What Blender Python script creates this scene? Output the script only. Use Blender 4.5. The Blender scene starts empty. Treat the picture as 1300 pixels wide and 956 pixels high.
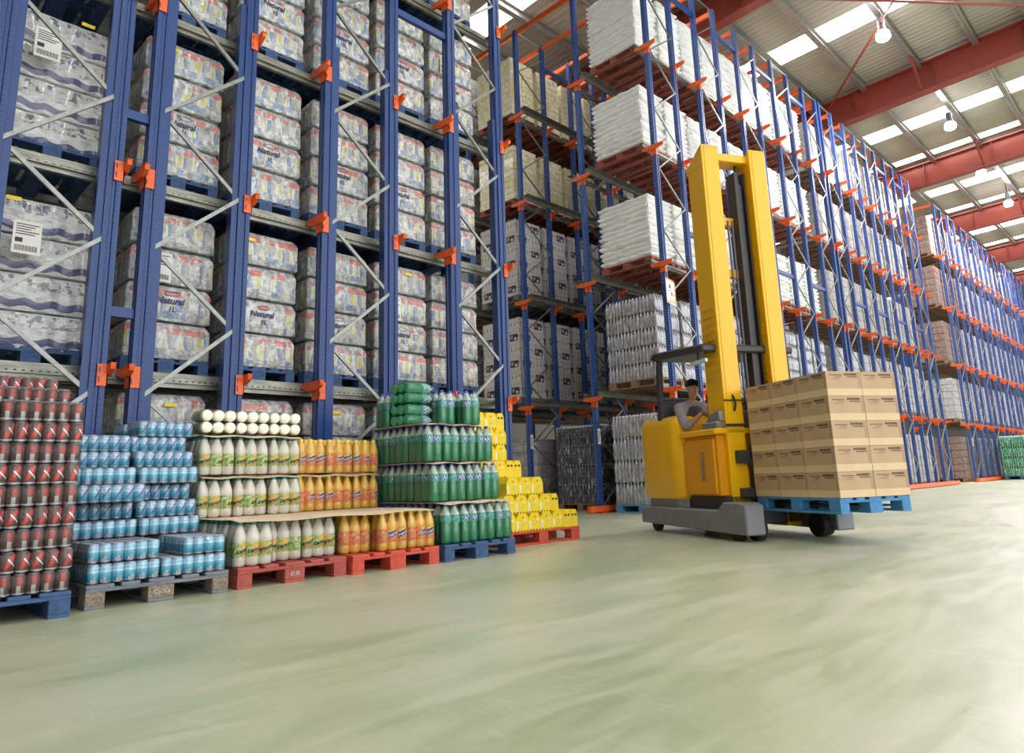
import bpy, bmesh, math, random
from mathutils import Vector, Matrix
random.seed(7)
S = bpy.context.scene
COL = S.collection
PI = math.pi
R = math.radians

# ------------------------------------------------------------------ camera
FPX = 874.5457
YAW, PIT, ROL = R(45.10400435), R(11.23814904), R(-1.86531109)
fw = Vector((math.cos(YAW)*math.cos(PIT), math.sin(YAW)*math.cos(PIT), math.sin(PIT)))
rt = Vector((math.sin(YAW), -math.cos(YAW), 0)); up = rt.cross(fw)
c_, s_ = math.cos(ROL), math.sin(ROL)
r2 = c_*rt + s_*up; u2 = -s_*rt + c_*up
cam = bpy.data.objects.new('camera', bpy.data.cameras.new('camera')); COL.objects.link(cam)
M = Matrix((r2, u2, -fw)).transposed().to_4x4(); M.translation = Vector((0, 0, .70)); cam.matrix_world = M
cam.data.sensor_width = 36; cam.data.lens = FPX*36/1300
cam.data.shift_y = -44.5/1300; cam.data.clip_end = 300; cam.data.clip_start = .05
S.camera = cam
# ------------------------------------------------------------------ light
S.view_settings.view_transform = 'Standard'; S.view_settings.look = 'None'
S.view_settings.gamma = 1; S.view_settings.use_curve_mapping = False
S.view_settings.exposure = 0.85
W = bpy.data.worlds.new('world'); S.world = W; W.use_nodes = True
W.node_tree.nodes['Background'].inputs[0].default_value = (.98, .99, 1, 1)
W.node_tree.nodes['Background'].inputs[1].default_value = 1.5
SKYLIGHT = 12.0
LAMP_W = 900
S.cycles.max_bounces = 7; S.cycles.diffuse_bounces = 4; S.cycles.glossy_bounces = 3
S.cycles.transmission_bounces = 4; S.cycles.transparent_max_bounces = 14
S.cycles.sample_clamp_indirect = 6; S.cycles.caustics_reflective = False; S.cycles.caustics_refractive = False

# ------------------------------------------------------------------ node helpers
class NT:
    def __init__(s, name):
        s.m = bpy.data.materials.new(name); s.m.use_nodes = True
        s.t = s.m.node_tree; s.b = s.t.nodes['Principled BSDF']; s._co = None
    def n(s, t, **k):
        x = s.t.nodes.new(t)
        for a, b in k.items(): setattr(x, a, b)
        return x
    def put(s, i, v):
        if isinstance(v, (int, float)): i.default_value = v
        elif isinstance(v, tuple): i.default_value = v if len(v) == len(i.default_value) else (*v, 1)[:len(i.default_value)]
        else: s.t.links.new(v, i)
    def m_(s, op, a, b=0., c=0.):
        x = s.n('ShaderNodeMath', operation=op)
        for i, v in enumerate((a, b, c)): s.put(x.inputs[i], v)
        return x.outputs[0]
    def co(s):
        if not s._co:
            t = s.n('ShaderNodeTexCoord'); q = s.n('ShaderNodeSeparateXYZ'); s.t.links.new(t.outputs['Object'], q.inputs[0])
            s._co = (q.outputs[0], q.outputs[1], q.outputs[2], t.outputs['Object'])
        return s._co
    def rnd(s): return s.n('ShaderNodeObjectInfo').outputs['Random']
    def band(s, v, a, b): return s.m_('MULTIPLY', s.m_('GREATER_THAN', v, a), s.m_('LESS_THAN', v, b))
    def rect(s, u, v, a, b, c, d): return s.m_('MULTIPLY', s.band(u, a, b), s.band(v, c, d))
    def noise(s, scale=5., detail=3., rough=.5, vec=None, stretch=None, offs=None, dist=0.):
        x = s.n('ShaderNodeTexNoise'); x.inputs['Scale'].default_value = scale; x.inputs['Detail'].default_value = detail
        x.inputs['Roughness'].default_value = rough; x.inputs['Distortion'].default_value = dist
        v = vec if vec is not None else s.co()[3]
        if stretch or offs is not None:
            mp = s.n('ShaderNodeMapping'); s.t.links.new(v, mp.inputs[0])
            if stretch: mp.inputs['Scale'].default_value = stretch
            if offs is not None:
                cb = s.n('ShaderNodeCombineXYZ'); s.put(cb.inputs[0], s.m_('MULTIPLY', offs, 37.)); s.put(cb.inputs[2], s.m_('MULTIPLY', offs, 91.))
                s.t.links.new(cb.outputs[0], mp.inputs['Location'])
            v = mp.outputs[0]
        s.t.links.new(v, x.inputs['Vector']); return x.outputs['Fac']
    def ramp(s, f, *st, interp='LINEAR'):
        r = s.n('ShaderNodeValToRGB'); r.color_ramp.interpolation = interp; e = r.color_ramp.elements
        while len(e) < len(st): e.new(.5)
        for i, (p, c) in enumerate(st): e[i].position = p; e[i].color = (*c, 1)
        s.put(r.inputs[0], f); return r.outputs[0]
    def mix(s, f, a, b):
        x = s.n('ShaderNodeMix', data_type='RGBA'); s.put(x.inputs[0], f); s.put(x.inputs[6], a); s.put(x.inputs[7], b); return x.outputs[2]
    def bump(s, h, strength=.3, dist=.01):
        x = s.n('ShaderNodeBump'); x.inputs['Strength'].default_value = strength; x.inputs['Distance'].default_value = dist
        s.t.links.new(h, x.inputs['Height']); s.t.links.new(x.outputs[0], s.b.inputs['Normal'])
    def fin(s, col=None, rough=None, metal=None, **k):
        if col is not None: s.put(s.b.inputs['Base Color'], col)
        if rough is not None: s.put(s.b.inputs['Roughness'], rough)
        if metal is not None: s.put(s.b.inputs['Metallic'], metal)
        for a, v in k.items(): s.put(s.b.inputs[a.replace('_', ' ')], v)
        return s.m

def plain(name, col, rough=.5, metal=0., var=.12, nscale=8., bump=0., **k):
    n = NT(name)
    c = tuple(col); d = tuple(x*(1-var) for x in c); l = tuple(min(1, x*(1+var)) for x in c)
    f = n.noise(nscale, 4)
    if bump: n.bump(f, bump)
    return n.fin(n.ramp(f, (.3, d), (.7, l)), rough, metal, **k)

MT = {}
def post_mat(name, col, hc=(.012, .015, .03)):
    n = NT(name); x, y, z, v = n.co()
    fz = n.m_('ABSOLUTE', n.m_('SUBTRACT', n.m_('FRACT', n.m_('DIVIDE', z, .05)), .5))
    rows = n.m_('LESS_THAN', fz, .16)
    ax = n.m_('LESS_THAN', n.m_('ABSOLUTE', n.m_('SUBTRACT', n.m_('ABSOLUTE', x), .031)), .006)
    ay = n.m_('LESS_THAN', n.m_('ABSOLUTE', n.m_('SUBTRACT', n.m_('ABSOLUTE', y), .028)), .006)
    hole = n.m_('MULTIPLY', rows, n.m_('MAXIMUM', ax, ay))
    f = n.noise(3., 5)
    c = n.ramp(f, (.3, tuple(a*.85 for a in col)), (.7, tuple(a*1.1 for a in col)))
    return n.fin(n.mix(hole, c, hc), .38)
MT['post_blue'] = post_mat('rack_blue_paint', (.008, .046, .20))
MT['post_blue_lit_holes'] = post_mat('rack_blue_paint_lit_holes', (.006, .055, .26), (.20, .24, .34))  # pale hole colour stands for light shining through the perforations
MT['blue'] = plain('blue_paint', (.008, .046, .20), .4)
MT['orange'] = plain('orange_paint', (.80, .12, .015), .4, var=.1)
MT['galv'] = plain('galvanised_steel', (.25, .26, .24), .38, .75, var=.18, nscale=20)
def rail_mat():
    n = NT('galvanised_rail'); x, y, z, v = n.co()
    h = n.m_('MULTIPLY', n.m_('LESS_THAN', n.m_('ABSOLUTE', n.m_('SUBTRACT', n.m_('FRACT', n.m_('DIVIDE', x, .06)), .5)), .17), n.band(z, .062, .075))
    c = n.ramp(n.noise(9, 5, stretch=(.6, 1, 3)), (.3, (.17, .175, .145)), (.7, (.34, .34, .29)))
    return n.fin(n.mix(h, c, (.03, .03, .03)), .4, .55)
MT['rail'] = rail_mat()
def wood(name, a, b, sc=6.):
    n = NT(name); f = n.noise(sc, 6, .65, stretch=(1, 6, 6)); g = n.noise(25, 3)
    return n.fin(n.ramp(n.m_('MULTIPLY_ADD', g, .4, n.m_('MULTIPLY', f, .6)), (.35, a), (.6, b)), .75)
MT['wood_red'] = wood('red_pallet_wood', (.30, .055, .045), (.47, .10, .08))
MT['wood_orange'] = wood('orange_pallet_wood', (.46, .05, .03), (.64, .10, .055))
MT['wood_blue'] = wood('blue_pallet_wood', (.022, .055, .15), (.055, .115, .26))
MT['wood_brightblue'] = wood('bright_blue_pallet_wood', (.05, .20, .46), (.09, .30, .60))
MT['wood_grey'] = wood('worn_grey_blue_pallet_wood', (.10, .12, .16), (.21, .23, .27))
MT['wood_chip'] = plain('chipboard_block', (.25, .20, .15), .85, var=.45, nscale=60)
MT['wood_rackred'] = wood('weathered_red_pallet_wood', (.20, .05, .035), (.36, .10, .07))
MT['wood_brown'] = wood('brown_pallet_wood', (.17, .09, .055), (.32, .19, .12))

def bottle_film():
    """printed drink packs in clear wrinkled film"""
    n = NT('printed_bottle_pack_film'); x, y, z, v = n.co(); r = n.rnd()
    f1 = n.noise(17, 3, .6, stretch=(1, 1, .8), offs=r)
    f2 = n.noise(9, 2, .5, stretch=(1.4, 1.4, .35), offs=r)
    f3 = n.noise(22, 4, .7, stretch=(.5, .5, 2.2), offs=r)
    base = n.ramp(f1, (.26, (.16, .17, .18)), (.46, (.50, .51, .52)), (.66, (.88, .88, .87)))
    uu = n.m_('ADD', x, y)
    lab = n.band(z, .10, .23)
    cell = n.m_('FRACT', n.m_('ADD', n.m_('DIVIDE', uu, .17), n.m_('MULTIPLY_ADD', f2, 1.1, n.m_('MULTIPLY', r, 5.))))
    lc = n.ramp(cell, (0, (.45, .46, .44)), (.30, (.78, .78, .70)), (.52, (.72, .66, .06)), (.68, (.8, .82, .84)), (.80, (.10, .28, .62)), (.93, (.30, .31, .32)), interp='CONSTANT')
    c = n.mix(n.m_('MULTIPLY', lab, n.m_('MULTIPLY', n.m_('GREATER_THAN', f2, .42), .75)), base, lc)
    topz = n.m_('MULTIPLY', n.band(z, .245, .31), n.m_('GREATER_THAN', f2, .50))
    c = n.mix(n.m_('MULTIPLY', topz, .7), c, (.78, .12, .07))
    botz = n.m_('MULTIPLY', n.band(z, .03, .095), n.m_('GREATER_THAN', f2, .55))
    c = n.mix(n.m_('MULTIPLY', botz, .6), c, (.10, .26, .58))
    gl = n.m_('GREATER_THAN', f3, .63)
    c = n.mix(n.m_('MULTIPLY', gl, .55), c, (.85, .85, .82))  # white highlights on the film, painted into the colour
    n.bump(n.noise(26, 4, .7, stretch=(.4, .4, 1.6), offs=r), .8, .03)
    return n.fin(c, .28, .25, Coat_Weight=.9, Coat_Roughness=.10)
MT['film_print'] = bottle_film()
def milk_film():
    n = NT('milk_pack_film'); x, y, z, v = n.co(); r = n.rnd()
    f = n.noise(10, 4, .6, stretch=(1, 1, 2), offs=r)
    base = n.ramp(f, (.3, (.40, .40, .42)), (.45, (.78, .78, .78)), (.6, (.93, .93, .92)))
    wv = n.m_('MULTIPLY_ADD', n.m_('SINE', n.m_('MULTIPLY', x, 30.)), .014, z)
    b = n.band(wv, .03, .10)
    c = n.mix(n.m_('MULTIPLY', b, .85), base, (.035, .05, .22))
    spots = n.m_('MULTIPLY', n.band(z, .20, .31), n.m_('GREATER_THAN', n.noise(16, 4, .6, offs=r), .56))
    c = n.mix(n.m_('MULTIPLY', spots, .7), c, (.05, .06, .18))
    n.bump(n.noise(14, 5, .7, stretch=(.4, .4, 1.5), offs=r), .9, .05)
    return n.fin(c, .2, .12, Coat_Weight=1., Coat_Roughness=.06)
MT['film_milk'] = milk_film()
def pet_film(name, a, b, c2, capc):
    n = NT(name); x, y, z, v = n.co(); r = n.rnd()
    f = n.noise(14, 2, .5, stretch=(1.6, 1.6, .5), offs=r)
    base = n.ramp(f, (.25, a), (.55, b), (.85, (.85, .85, .86)))
    lab = n.m_('MULTIPLY', n.band(z, .12, .20), n.m_('GREATER_THAN', n.noise(20, 2, offs=r), .45))
    c = n.mix(n.m_('MULTIPLY', lab, .55), base, c2)
    dots = n.m_('MULTIPLY', n.band(z, .15, .172), n.m_('LESS_THAN', n.m_('FRACT', n.m_('DIVIDE', n.m_('ADD', x, y), .1)), .4))
    c = n.mix(n.m_('MULTIPLY', dots, .6), c, capc)
    n.bump(n.noise(30, 3, .6, stretch=(1, 1, .5), offs=r), .12, .01)
    return n.fin(c, .2, .15, Coat_Weight=.8, Coat_Roughness=.08)
MT['pet_silver'] = pet_film('clear_water_bottle_pack', (.16, .17, .20), (.46, .47, .50), (.42, .43, .56), (.60, .25, .32))
MT['pet_dark'] = pet_film('dark_drink_bottle_pack', (.02, .022, .03), (.10, .105, .13), (.04, .05, .13), (.65, .18, .22))
MT['pet_green'] = pet_film('green_bottle_pack', (.01, .10, .05), (.06, .32, .17), (.05, .2, .2), (.6, .7, .6))
def sackm():
    n = NT('white_sack'); r = n.rnd()
    f = n.noise(7, 5, .6, stretch=(1, 1, 3), offs=r)
    n.bump(n.noise(6, 3, .5, stretch=(1, 1, 2.), offs=r), .5, .03)
    return n.fin(n.ramp(f, (.3, (.82, .82, .81)), (.6, (.92, .92, .91))), .45)
MT['sack'] = sackm()
def wrapm(name, a, b, pr=(.5, .3, .25)):
    n = NT(name); x, y, z, v = n.co(); r = n.rnd()
    f = n.noise(8, 5, .65, stretch=(1, 1, 1.4), offs=r)
    base = n.ramp(f, (.3, a), (.62, b), (.8, (.9, .88, .86)))
    seam = n.m_('LESS_THAN', n.m_('FRACT', n.m_('DIVIDE', z, .27)), .05)
    c = n.mix(n.m_('MULTIPLY', seam, .6), base, tuple(q*.4 for q in a))
    sx = n.m_('LESS_THAN', n.m_('FRACT', n.m_('DIVIDE', n.m_('ADD', x, y), .4)), .035)
    c = n.mix(n.m_('MULTIPLY', sx, .4), c, tuple(q*.5 for q in a))
    n.bump(n.noise(12, 5, .7, offs=r), .6, .03)
    return n.fin(c, .3, 0., Coat_Weight=.4, Coat_Roughness=.15)
MT['wrap_pink'] = wrapm('wrapped_brown_boxes', (.17, .105, .085), (.30, .21, .18))
MT['wrap_white'] = wrapm('wrapped_pale_boxes', (.33, .31, .30), (.56, .54, .52))
MT['wrap_grey'] = wrapm('wrapped_grey_goods', (.30, .30, .31), (.56, .55, .55))
MT['card'] = plain('cardboard_sheet', (.70, .55, .38), .8, var=.1)
MT['carton'] = plain('brown_cardboard', (.52, .36, .215), .7, var=.06, nscale=4)
MT['carton_pale'] = plain('pale_cardboard_tape', (.70, .535, .32), .55, var=.05, nscale=4)
MT['carton_seam'] = plain('carton_corner_tape', (.43, .27, .16), .5, var=.05)
MT['print'] = plain('dark_print', (.16, .10, .07), .7)
MT['white'] = plain('white_paper', (.80, .79, .75), .6, var=.05)
MT['black'] = plain('black_print', (.03, .03, .035), .6)
MT['stamp'] = plain('worn_stamp', (.42, .36, .33), .7, var=.4, nscale=90)
MT['darkgreen'] = plain('dark_green_print', (.02, .06, .04), .5)
MT['navy'] = plain('navy_print', (.035, .035, .14), .5)
MT['amber'] = plain('amber_print', (.62, .30, .05), .5)
MT['whitecarton'] = plain('white_carton', (.64, .62, .60), .5, var=.1)
def ycm():
    n = NT('yellow_printed_tray'); r = n.rnd()
    f = n.noise(9, 3, .6, offs=r)
    n.bump(n.noise(10, 4, offs=r), .3, .02)
    return n.fin(n.ramp(f, (.36, (.80, .62, .14)), (.46, (.88, .80, .48)), (.54, (.92, .89, .76))), .35, Coat_Weight=.3)
MT['yellowtray'] = ycm()
def film():
    n = NT('clear_shrink_film'); t = n.t
    out = t.nodes['Material Output']; tr = n.n('ShaderNodeBsdfTransparent'); gl = n.n('ShaderNodeBsdfGlossy')
    gl.inputs['Roughness'].default_value = .16; gl.inputs['Color'].default_value = (1, 1, 1, 1)
    tr.inputs['Color'].default_value = (.985, .985, .985, 1)
    bp = n.n('ShaderNodeBump'); bp.inputs['Strength'].default_value = .9; bp.inputs['Distance'].default_value = .02
    t.links.new(n.noise(16, 4, .6, offs=n.rnd(), dist=1.), bp.inputs['Height']); t.links.new(bp.outputs[0], gl.inputs['Normal'])
    fr = n.n('ShaderNodeFresnel'); fr.inputs['IOR'].default_value = 1.4; t.links.new(bp.outputs[0], fr.inputs['Normal'])
    mx = n.n('ShaderNodeMixShader'); t.links.new(n.m_('MULTIPLY_ADD', fr.outputs[0], .75, .0), mx.inputs[0])
    t.links.new(tr.outputs[0], mx.inputs[1]); t.links.new(gl.outputs[0], mx.inputs[2]); t.links.new(mx.outputs[0], out.inputs[0])
    return n.m
MT['film'] = film()
def canm(name, kind):
    n = NT(name); x, y, z, v = n.co()
    u = n.m_('ARCTAN2', x, n.m_('MULTIPLY', y, -1.))
    if kind == 'red':
        c = n.ramp(n.noise(30, 3), (.3, (.10, .06, .055)), (.7, (.18, .10, .09)))
        # face: red slash with a white stroke; back: red panel and barcode
        d1 = n.m_('ABSOLUTE', n.m_('SUBTRACT', n.m_('MULTIPLY', u, .06), n.m_('SUBTRACT', z, .062)))
        m1 = n.m_('MULTIPLY', n.m_('LESS_THAN', d1, .021), n.rect(u, z, -.85, .9, .02, .108))
        c = n.mix(m1, c, (.78, .07, .055))
        d2 = n.m_('ABSOLUTE', n.m_('ADD', n.m_('MULTIPLY', u, .035), n.m_('SUBTRACT', z, .068)))
        c = n.mix(n.m_('MULTIPLY', n.m_('LESS_THAN', d2, .0055), n.rect(u, z, -.3, .95, .03, .1)), c, (.9, .88, .86))
        au = n.m_('ABSOLUTE', u)
        c = n.mix(n.rect(u, z, 2.35, 3.15, .055, .1), c, (.42, .05, .04))
        c = n.mix(n.rect(u, z, 2.35, 2.95, .014, .052), c, (.72, .72, .68))
        c = n.mix(n.m_('MULTIPLY', n.rect(u, z, 2.38, 2.92, .016, .05), n.m_('LESS_THAN', n.m_('FRACT', n.m_('MULTIPLY', u, 9.)), .4)), c, (.15, .12, .12))
    else:
        c = n.ramp(n.m_('ADD', n.m_('MULTIPLY', z, 6.), n.m_('MULTIPLY', n.noise(20, 3), .3)), (.25, (.06, .44, .66)), (.5, (.16, .56, .76)), (.72, (.42, .70, .86)), (.9, (.25, .27, .60)))
        c = n.mix(n.band(z, .068, .078), c, (.62, .78, .86))
        d1 = n.m_('ABSOLUTE', n.m_('SUBTRACT', n.m_('MULTIPLY', u, .05), n.m_('SUBTRACT', z, .06)))
        c = n.mix(n.m_('MULTIPLY', n.m_('LESS_THAN', d1, .010), n.rect(u, z, -.8, .8, .03, .098)), c, (.10, .09, .35))
        d2 = n.m_('ABSOLUTE', n.m_('ADD', n.m_('MULTIPLY', u, .05), n.m_('SUBTRACT', z, .066)))
        c = n.mix(n.m_('MULTIPLY', n.m_('LESS_THAN', d2, .004), n.rect(u, z, -.5, .5, .03, .098)), c, (.75, .10, .22))
        c = n.mix(n.rect(u, z, 2.5, 3.0, .012, .040), c, (.70, .55, .62))
        c = n.mix(n.rect(u, z, 2.15, 2.35, .015, .028), c, (.92, .95, .97))
    return n.fin(c, .25, .15)
MT['can_red'] = canm('red_black_can_print', 'red'); MT['can_blue'] = canm('blue_can_print', 'blue')
MT['alu'] = plain('can_aluminium', (.78, .77, .86), .35, .45, var=.05)
MT['lemon'] = plain('pale_lemon_drink', (.90, .86, .74), .25, var=.03, Coat_Weight=.6, Coat_Roughness=.08)
MT['orangejuice'] = plain('orange_drink', (.95, .56, .08), .25, var=.04, Coat_Weight=.6, Coat_Roughness=.08)
MT['cap_teal'] = plain('teal_cap', (.03, .28, .22), .4); MT['cap_yellow'] = plain('yellow_cap', (.93, .68, .08), .4)
MT['cap_blue'] = plain('blue_cap', (.08, .10, .50), .4); MT['cap_red'] = plain('red_cap', (.75, .12, .08), .4)
MT['cap_white'] = plain('white_cap', (.8, .8, .8), .4)
def lab_lemon():
    n = NT('green_lemon_label'); x, y, z, v = n.co(); u = n.m_('ARCTAN2', x, n.m_('MULTIPLY', y, -1.))
    c = n.ramp(n.noise(45, 3), (.38, (.25, .42, .08)), (.5, (.50, .66, .20)), (.62, (.78, .85, .50)))
    rr = n.m_('ADD', n.m_('POWER', n.m_('MULTIPLY', u, .045), 2.), n.m_('POWER', n.m_('SUBTRACT', z, .135), 2.))
    ray = n.m_('SINE', n.m_('MULTIPLY', n.m_('ARCTAN2', n.m_('MULTIPLY', u, .045), n.m_('SUBTRACT', z, .125)), 16.))
    sun = n.m_('MULTIPLY', n.m_('LESS_THAN', rr, n.m_('MULTIPLY_ADD', ray, .0003, .0009)), n.m_('GREATER_THAN', z, .12))
    c = n.mix(sun, c, (.92, .55, .10))
    d = n.m_('SUBTRACT', z, n.m_('MULTIPLY', u, .014))
    c = n.mix(n.m_('MULTIPLY', n.band(d, .085, .098), n.band(u, -.8, .8)), c, (.80, .25, .05))
    return n.fin(c, .4)
MT['label_lemon'] = lab_lemon()
def lab_orange():
    n = NT('red_orange_label'); x, y, z, v = n.co(); u = n.m_('ARCTAN2', x, n.m_('MULTIPLY', y, -1.))
    c = n.ramp(n.noise(45, 3), (.35, (.78, .16, .06)), (.55, (.90, .34, .12)), (.68, (.95, .60, .30)))
    d = n.m_('SUBTRACT', z, n.m_('MULTIPLY', u, .018))
    c = n.mix(n.m_('MULTIPLY', n.band(d, .150, .172), n.band(u, -.6, .7)), c, (.93, .70, .08))
    c = n.mix(n.m_('MULTIPLY', n.band(d, .108, .152), n.band(u, -.75, .85)), c, (.06, .06, .30))
    return n.fin(c, .4)
MT['label_orange'] = lab_orange()
def lab_green():
    n = NT('teal_blue_label'); x, y, z, v = n.co(); u = n.m_('ARCTAN2', x, n.m_('MULTIPLY', y, -1.))
    c = n.ramp(n.noise(40, 2), (.42, (.03, .36, .27)), (.58, (.16, .52, .42)))
    d = n.m_('SUBTRACT', z, n.m_('MULTIPLY', u, .012))
    c = n.mix(n.m_('MULTIPLY', n.band(d, .197, .238), n.band(u, -.75, .75)), c, (.07, .10, .52))
    sq = n.m_('ABSOLUTE', n.m_('SUBTRACT', d, n.m_('MULTIPLY_ADD', n.m_('SINE', n.m_('MULTIPLY', u, 11.)), .013, .218)))
    c = n.mix(n.m_('MULTIPLY', n.m_('LESS_THAN', sq, .008), n.band(u, -.68, .68)), c, (.88, .90, .95))
    return n.fin(c, .35)
MT['label_green'] = lab_green()
MT['pet_body'] = plain('green_bottle_liquid', (.035, .42, .18), .12, var=.12, Transmission_Weight=.3, Coat_Weight=.7, Coat_Roughness=.05)
MT['pet_neck'] = plain('green_bottle_shoulder', (.66, .88, .77), .12, var=.1, Transmission_Weight=.3, Coat_Weight=.7, Coat_Roughness=.05)  # pale for clear plastic above the liquid, with white reflections painted in
MT['yellow'] = plain('yellow_carrier_board', (.90, .68, .03), .45, var=.04)
MT['truck'] = plain('yellow_truck_paint', (.93, .50, .0), .35, var=.03, nscale=2, Coat_Weight=.15)
MT['truck_dk'] = plain('amber_truck_panel', (.80, .34, .006), .35, var=.06, nscale=3)
MT['greymetal'] = plain('grey_truck_chassis', (.22, .22, .25), .45, .2, var=.08)
MT['dark'] = plain('dark_steel', (.05, .05, .05), .45, .3)
MT['rubber'] = plain('black_rubber', (.02, .02, .02), .7)
MT['chrome'] = plain('worn_steel', (.45, .44, .42), .3, .9)
MT['seat'] = plain('dark_seat_vinyl', (.04, .04, .05), .6)
MT['paleblue'] = plain('pale_blue_glass', (.55, .72, .80), .15)
MT['skin'] = plain('skin', (.50, .27, .19), .5, var=.05, Subsurface_Weight=.1)
MT['hair'] = plain('dark_hair', (.04, .025, .018), .7)
MT['shirt'] = plain('pale_mauve_shirt', (.32, .27, .29), .8)
MT['vest'] = plain('charcoal_vest', (.07, .07, .085), .8)
MT['trousers'] = plain('navy_trousers', (.04, .05, .08), .8)
MT['beamred'] = plain('red_oxide_steel', (.26, .040, .025), .42, var=.12, nscale=3)
MT['purlin'] = plain('galvanised_purlin', (.36, .35, .32), .38, .6, var=.15)
MT['concrete'] = plain('dull_wall_panel', (.20, .19, .17), .7)
def floorm():
    n = NT('green_epoxy_floor'); x, y, z, v = n.co()
    a = n.noise(.55, 6, .6, stretch=(1, 1.8, 1), dist=.5); b = n.noise(2.2, 8, .7, stretch=(.5, 2.4, 1), dist=1.2)
    c = n.ramp(n.m_('ADD', n.m_('MULTIPLY', a, .55), n.m_('MULTIPLY', b, .45)), (.38, (.34, .40, .24)), (.50, (.46, .50, .34)), (.60, (.56, .55, .44)))
    sc = n.noise(1.6, 9, .75, stretch=(3.2, .45, 1), dist=2.)
    c = n.mix(n.m_('MULTIPLY', n.m_('GREATER_THAN', sc, .60), .35), c, (.58, .56, .48))
    d = n.noise(3.5, 8, .7, stretch=(1, 3, 1), dist=.7)
    near = n.ramp(n.m_('MULTIPLY', y, .1), (.32, (0, 0, 0)), (.50, (1, 1, 1)))
    c = n.mix(n.m_('MULTIPLY', n.m_('MULTIPLY', n.m_('GREATER_THAN', d, .53), near), .4), c, (.36, .30, .24))
    r = n.m_('MULTIPLY_ADD', b, .35, .17)
    return n.fin(c, r)
MT['floor'] = floorm()
def sheetm():
    n = NT('corrugated_roof_sheet'); x, y, z, v = n.co()
    return n.fin(n.ramp(n.noise(.7, 4), (.3, (.36, .335, .28)), (.7, (.46, .43, .37))), .5, .1)
MT['sheet'] = sheetm()
def emis(name, col, st):
    n = NT(name); return n.fin(col, .5, Emission_Color=(*col, 1), Emission_Strength=st)
MT['skylight'] = emis('daylit_rooflight', (1., .99, .95), SKYLIGHT*.5)
MT['lampglow'] = emis('lamp_diffuser', (1., .95, 1.), 30.)

# ------------------------------------------------------------------ mesh helpers
class MB:
    def __init__(s): s.v = []; s.f = []; s.mi = []
    def add(s, vs, fs, m=0):
        o = len(s.v); s.v += [tuple(p) for p in vs]; s.f += [[i+o for i in f] for f in fs]; s.mi += [m]*len(fs); return s
    def box(s, x0, x1, y0, y1, z0, z1, m=0):
        return s.add([(x0,y0,z0),(x1,y0,z0),(x1,y1,z0),(x0,y1,z0),(x0,y0,z1),(x1,y0,z1),(x1,y1,z1),(x0,y1,z1)],
                     [(0,3,2,1),(4,5,6,7),(0,1,5,4),(1,2,6,5),(2,3,7,6),(3,0,4,7)], m)
    def prism(s, pts, z0, z1, m=0, axis='z'):
        n = len(pts); f = {'z': lambda a, b, c: (a, b, c), 'y': lambda a, b, c: (a, c, b), 'x': lambda a, b, c: (c, a, b)}[axis]
        vs = [f(a, b, z0) for a, b in pts]+[f(a, b, z1) for a, b in pts]
        fs = [(i, (i+1) % n, (i+1) % n+n, i+n) for i in range(n)]+[list(range(n))[::-1], list(range(n, 2*n))]
        return s.add(vs, fs, m)
    def lathe(s, prof, n=14, m=0, c=(0, 0, 0), axis='z', mats=None):
        vs = []; fs = []; o = len(s.v)
        for r, z in prof:
            for i in range(n):
                a = 2*PI*i/n; p = (r*math.sin(a), -r*math.cos(a), z)
                if axis == 'x': p = (z, p[0], p[1])
                if axis == 'y': p = (p[0], z, p[1])
                vs.append((p[0]+c[0], p[1]+c[1], p[2]+c[2]))
        k = len(prof)
        for j in range(k-1):
            for i in range(n):
                fs.append((j*n+i, j*n+(i+1) % n, (j+1)*n+(i+1) % n, (j+1)*n+i))
                s.mi.append(mats[j] if mats else m)
        fs.append(list(range(n))[::-1]); fs.append(list(range((k-1)*n, k*n))); s.mi += [mats[0] if mats else m, mats[-1] if mats else m]
        s.v += vs; s.f += [[i+o for i in f] for f in fs]; return s
    def bar(s, a, b, w, h, m=0):
        a = Vector(a); b = Vector(b); d = (b-a).normalized()
        q = Vector((0, 0, 1)) if abs(d.z) < .99 else Vector((0, 1, 0))
        x = d.cross(q).normalized(); y = x.cross(d)
        vs = [p+x*i*w/2+y*j*h/2 for p in (a, b) for i, j in ((-1,-1),(1,-1),(1,1),(-1,1))]
        return s.add(vs, [(0,1,2,3),(7,6,5,4),(0,4,5,1),(1,5,6,2),(2,6,7,3),(3,7,4,0)], m)
    def tube(s, a, b, r, n=10, m=0):
        a = Vector(a); b = Vector(b); d = (b-a).normalized()
        q = Vector((0, 0, 1)) if abs(d.z) < .99 else Vector((0, 1, 0)); x = d.cross(q).normalized(); y = x.cross(d)
        vs = [p+x*r*math.cos(2*PI*i/n)+y*r*math.sin(2*PI*i/n) for p in (a, b) for i in range(n)]
        return s.add(vs, [(i, (i+1) % n, (i+1) % n+n, i+n) for i in range(n)]+[list(range(n))[::-1], list(range(n, 2*n))], m)
    def mesh(s, name, *mats, smooth=False, bevel=0., angle=40):
        me = bpy.data.meshes.new(name); me.from_pydata(s.v, [], s.f)
        for k in mats: me.materials.append(MT[k] if isinstance(k, str) else k)
        me.polygons.foreach_set('material_index', s.mi)
        bm = bmesh.new(); bm.from_mesh(me)
        bmesh.ops.recalc_face_normals(bm, faces=bm.faces)
        if bevel: bmesh.ops.bevel(bm, geom=[e for e in bm.edges if e.calc_face_angle(0) > .5], offset=bevel, segments=2 if bevel > .02 else 1, affect='EDGES', profile=.5)
        if smooth:
            for f in bm.faces: f.smooth = True
            for e in bm.edges: e.smooth = e.calc_face_angle(0) < R(angle)
        bm.to_mesh(me); bm.free(); return me

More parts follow.
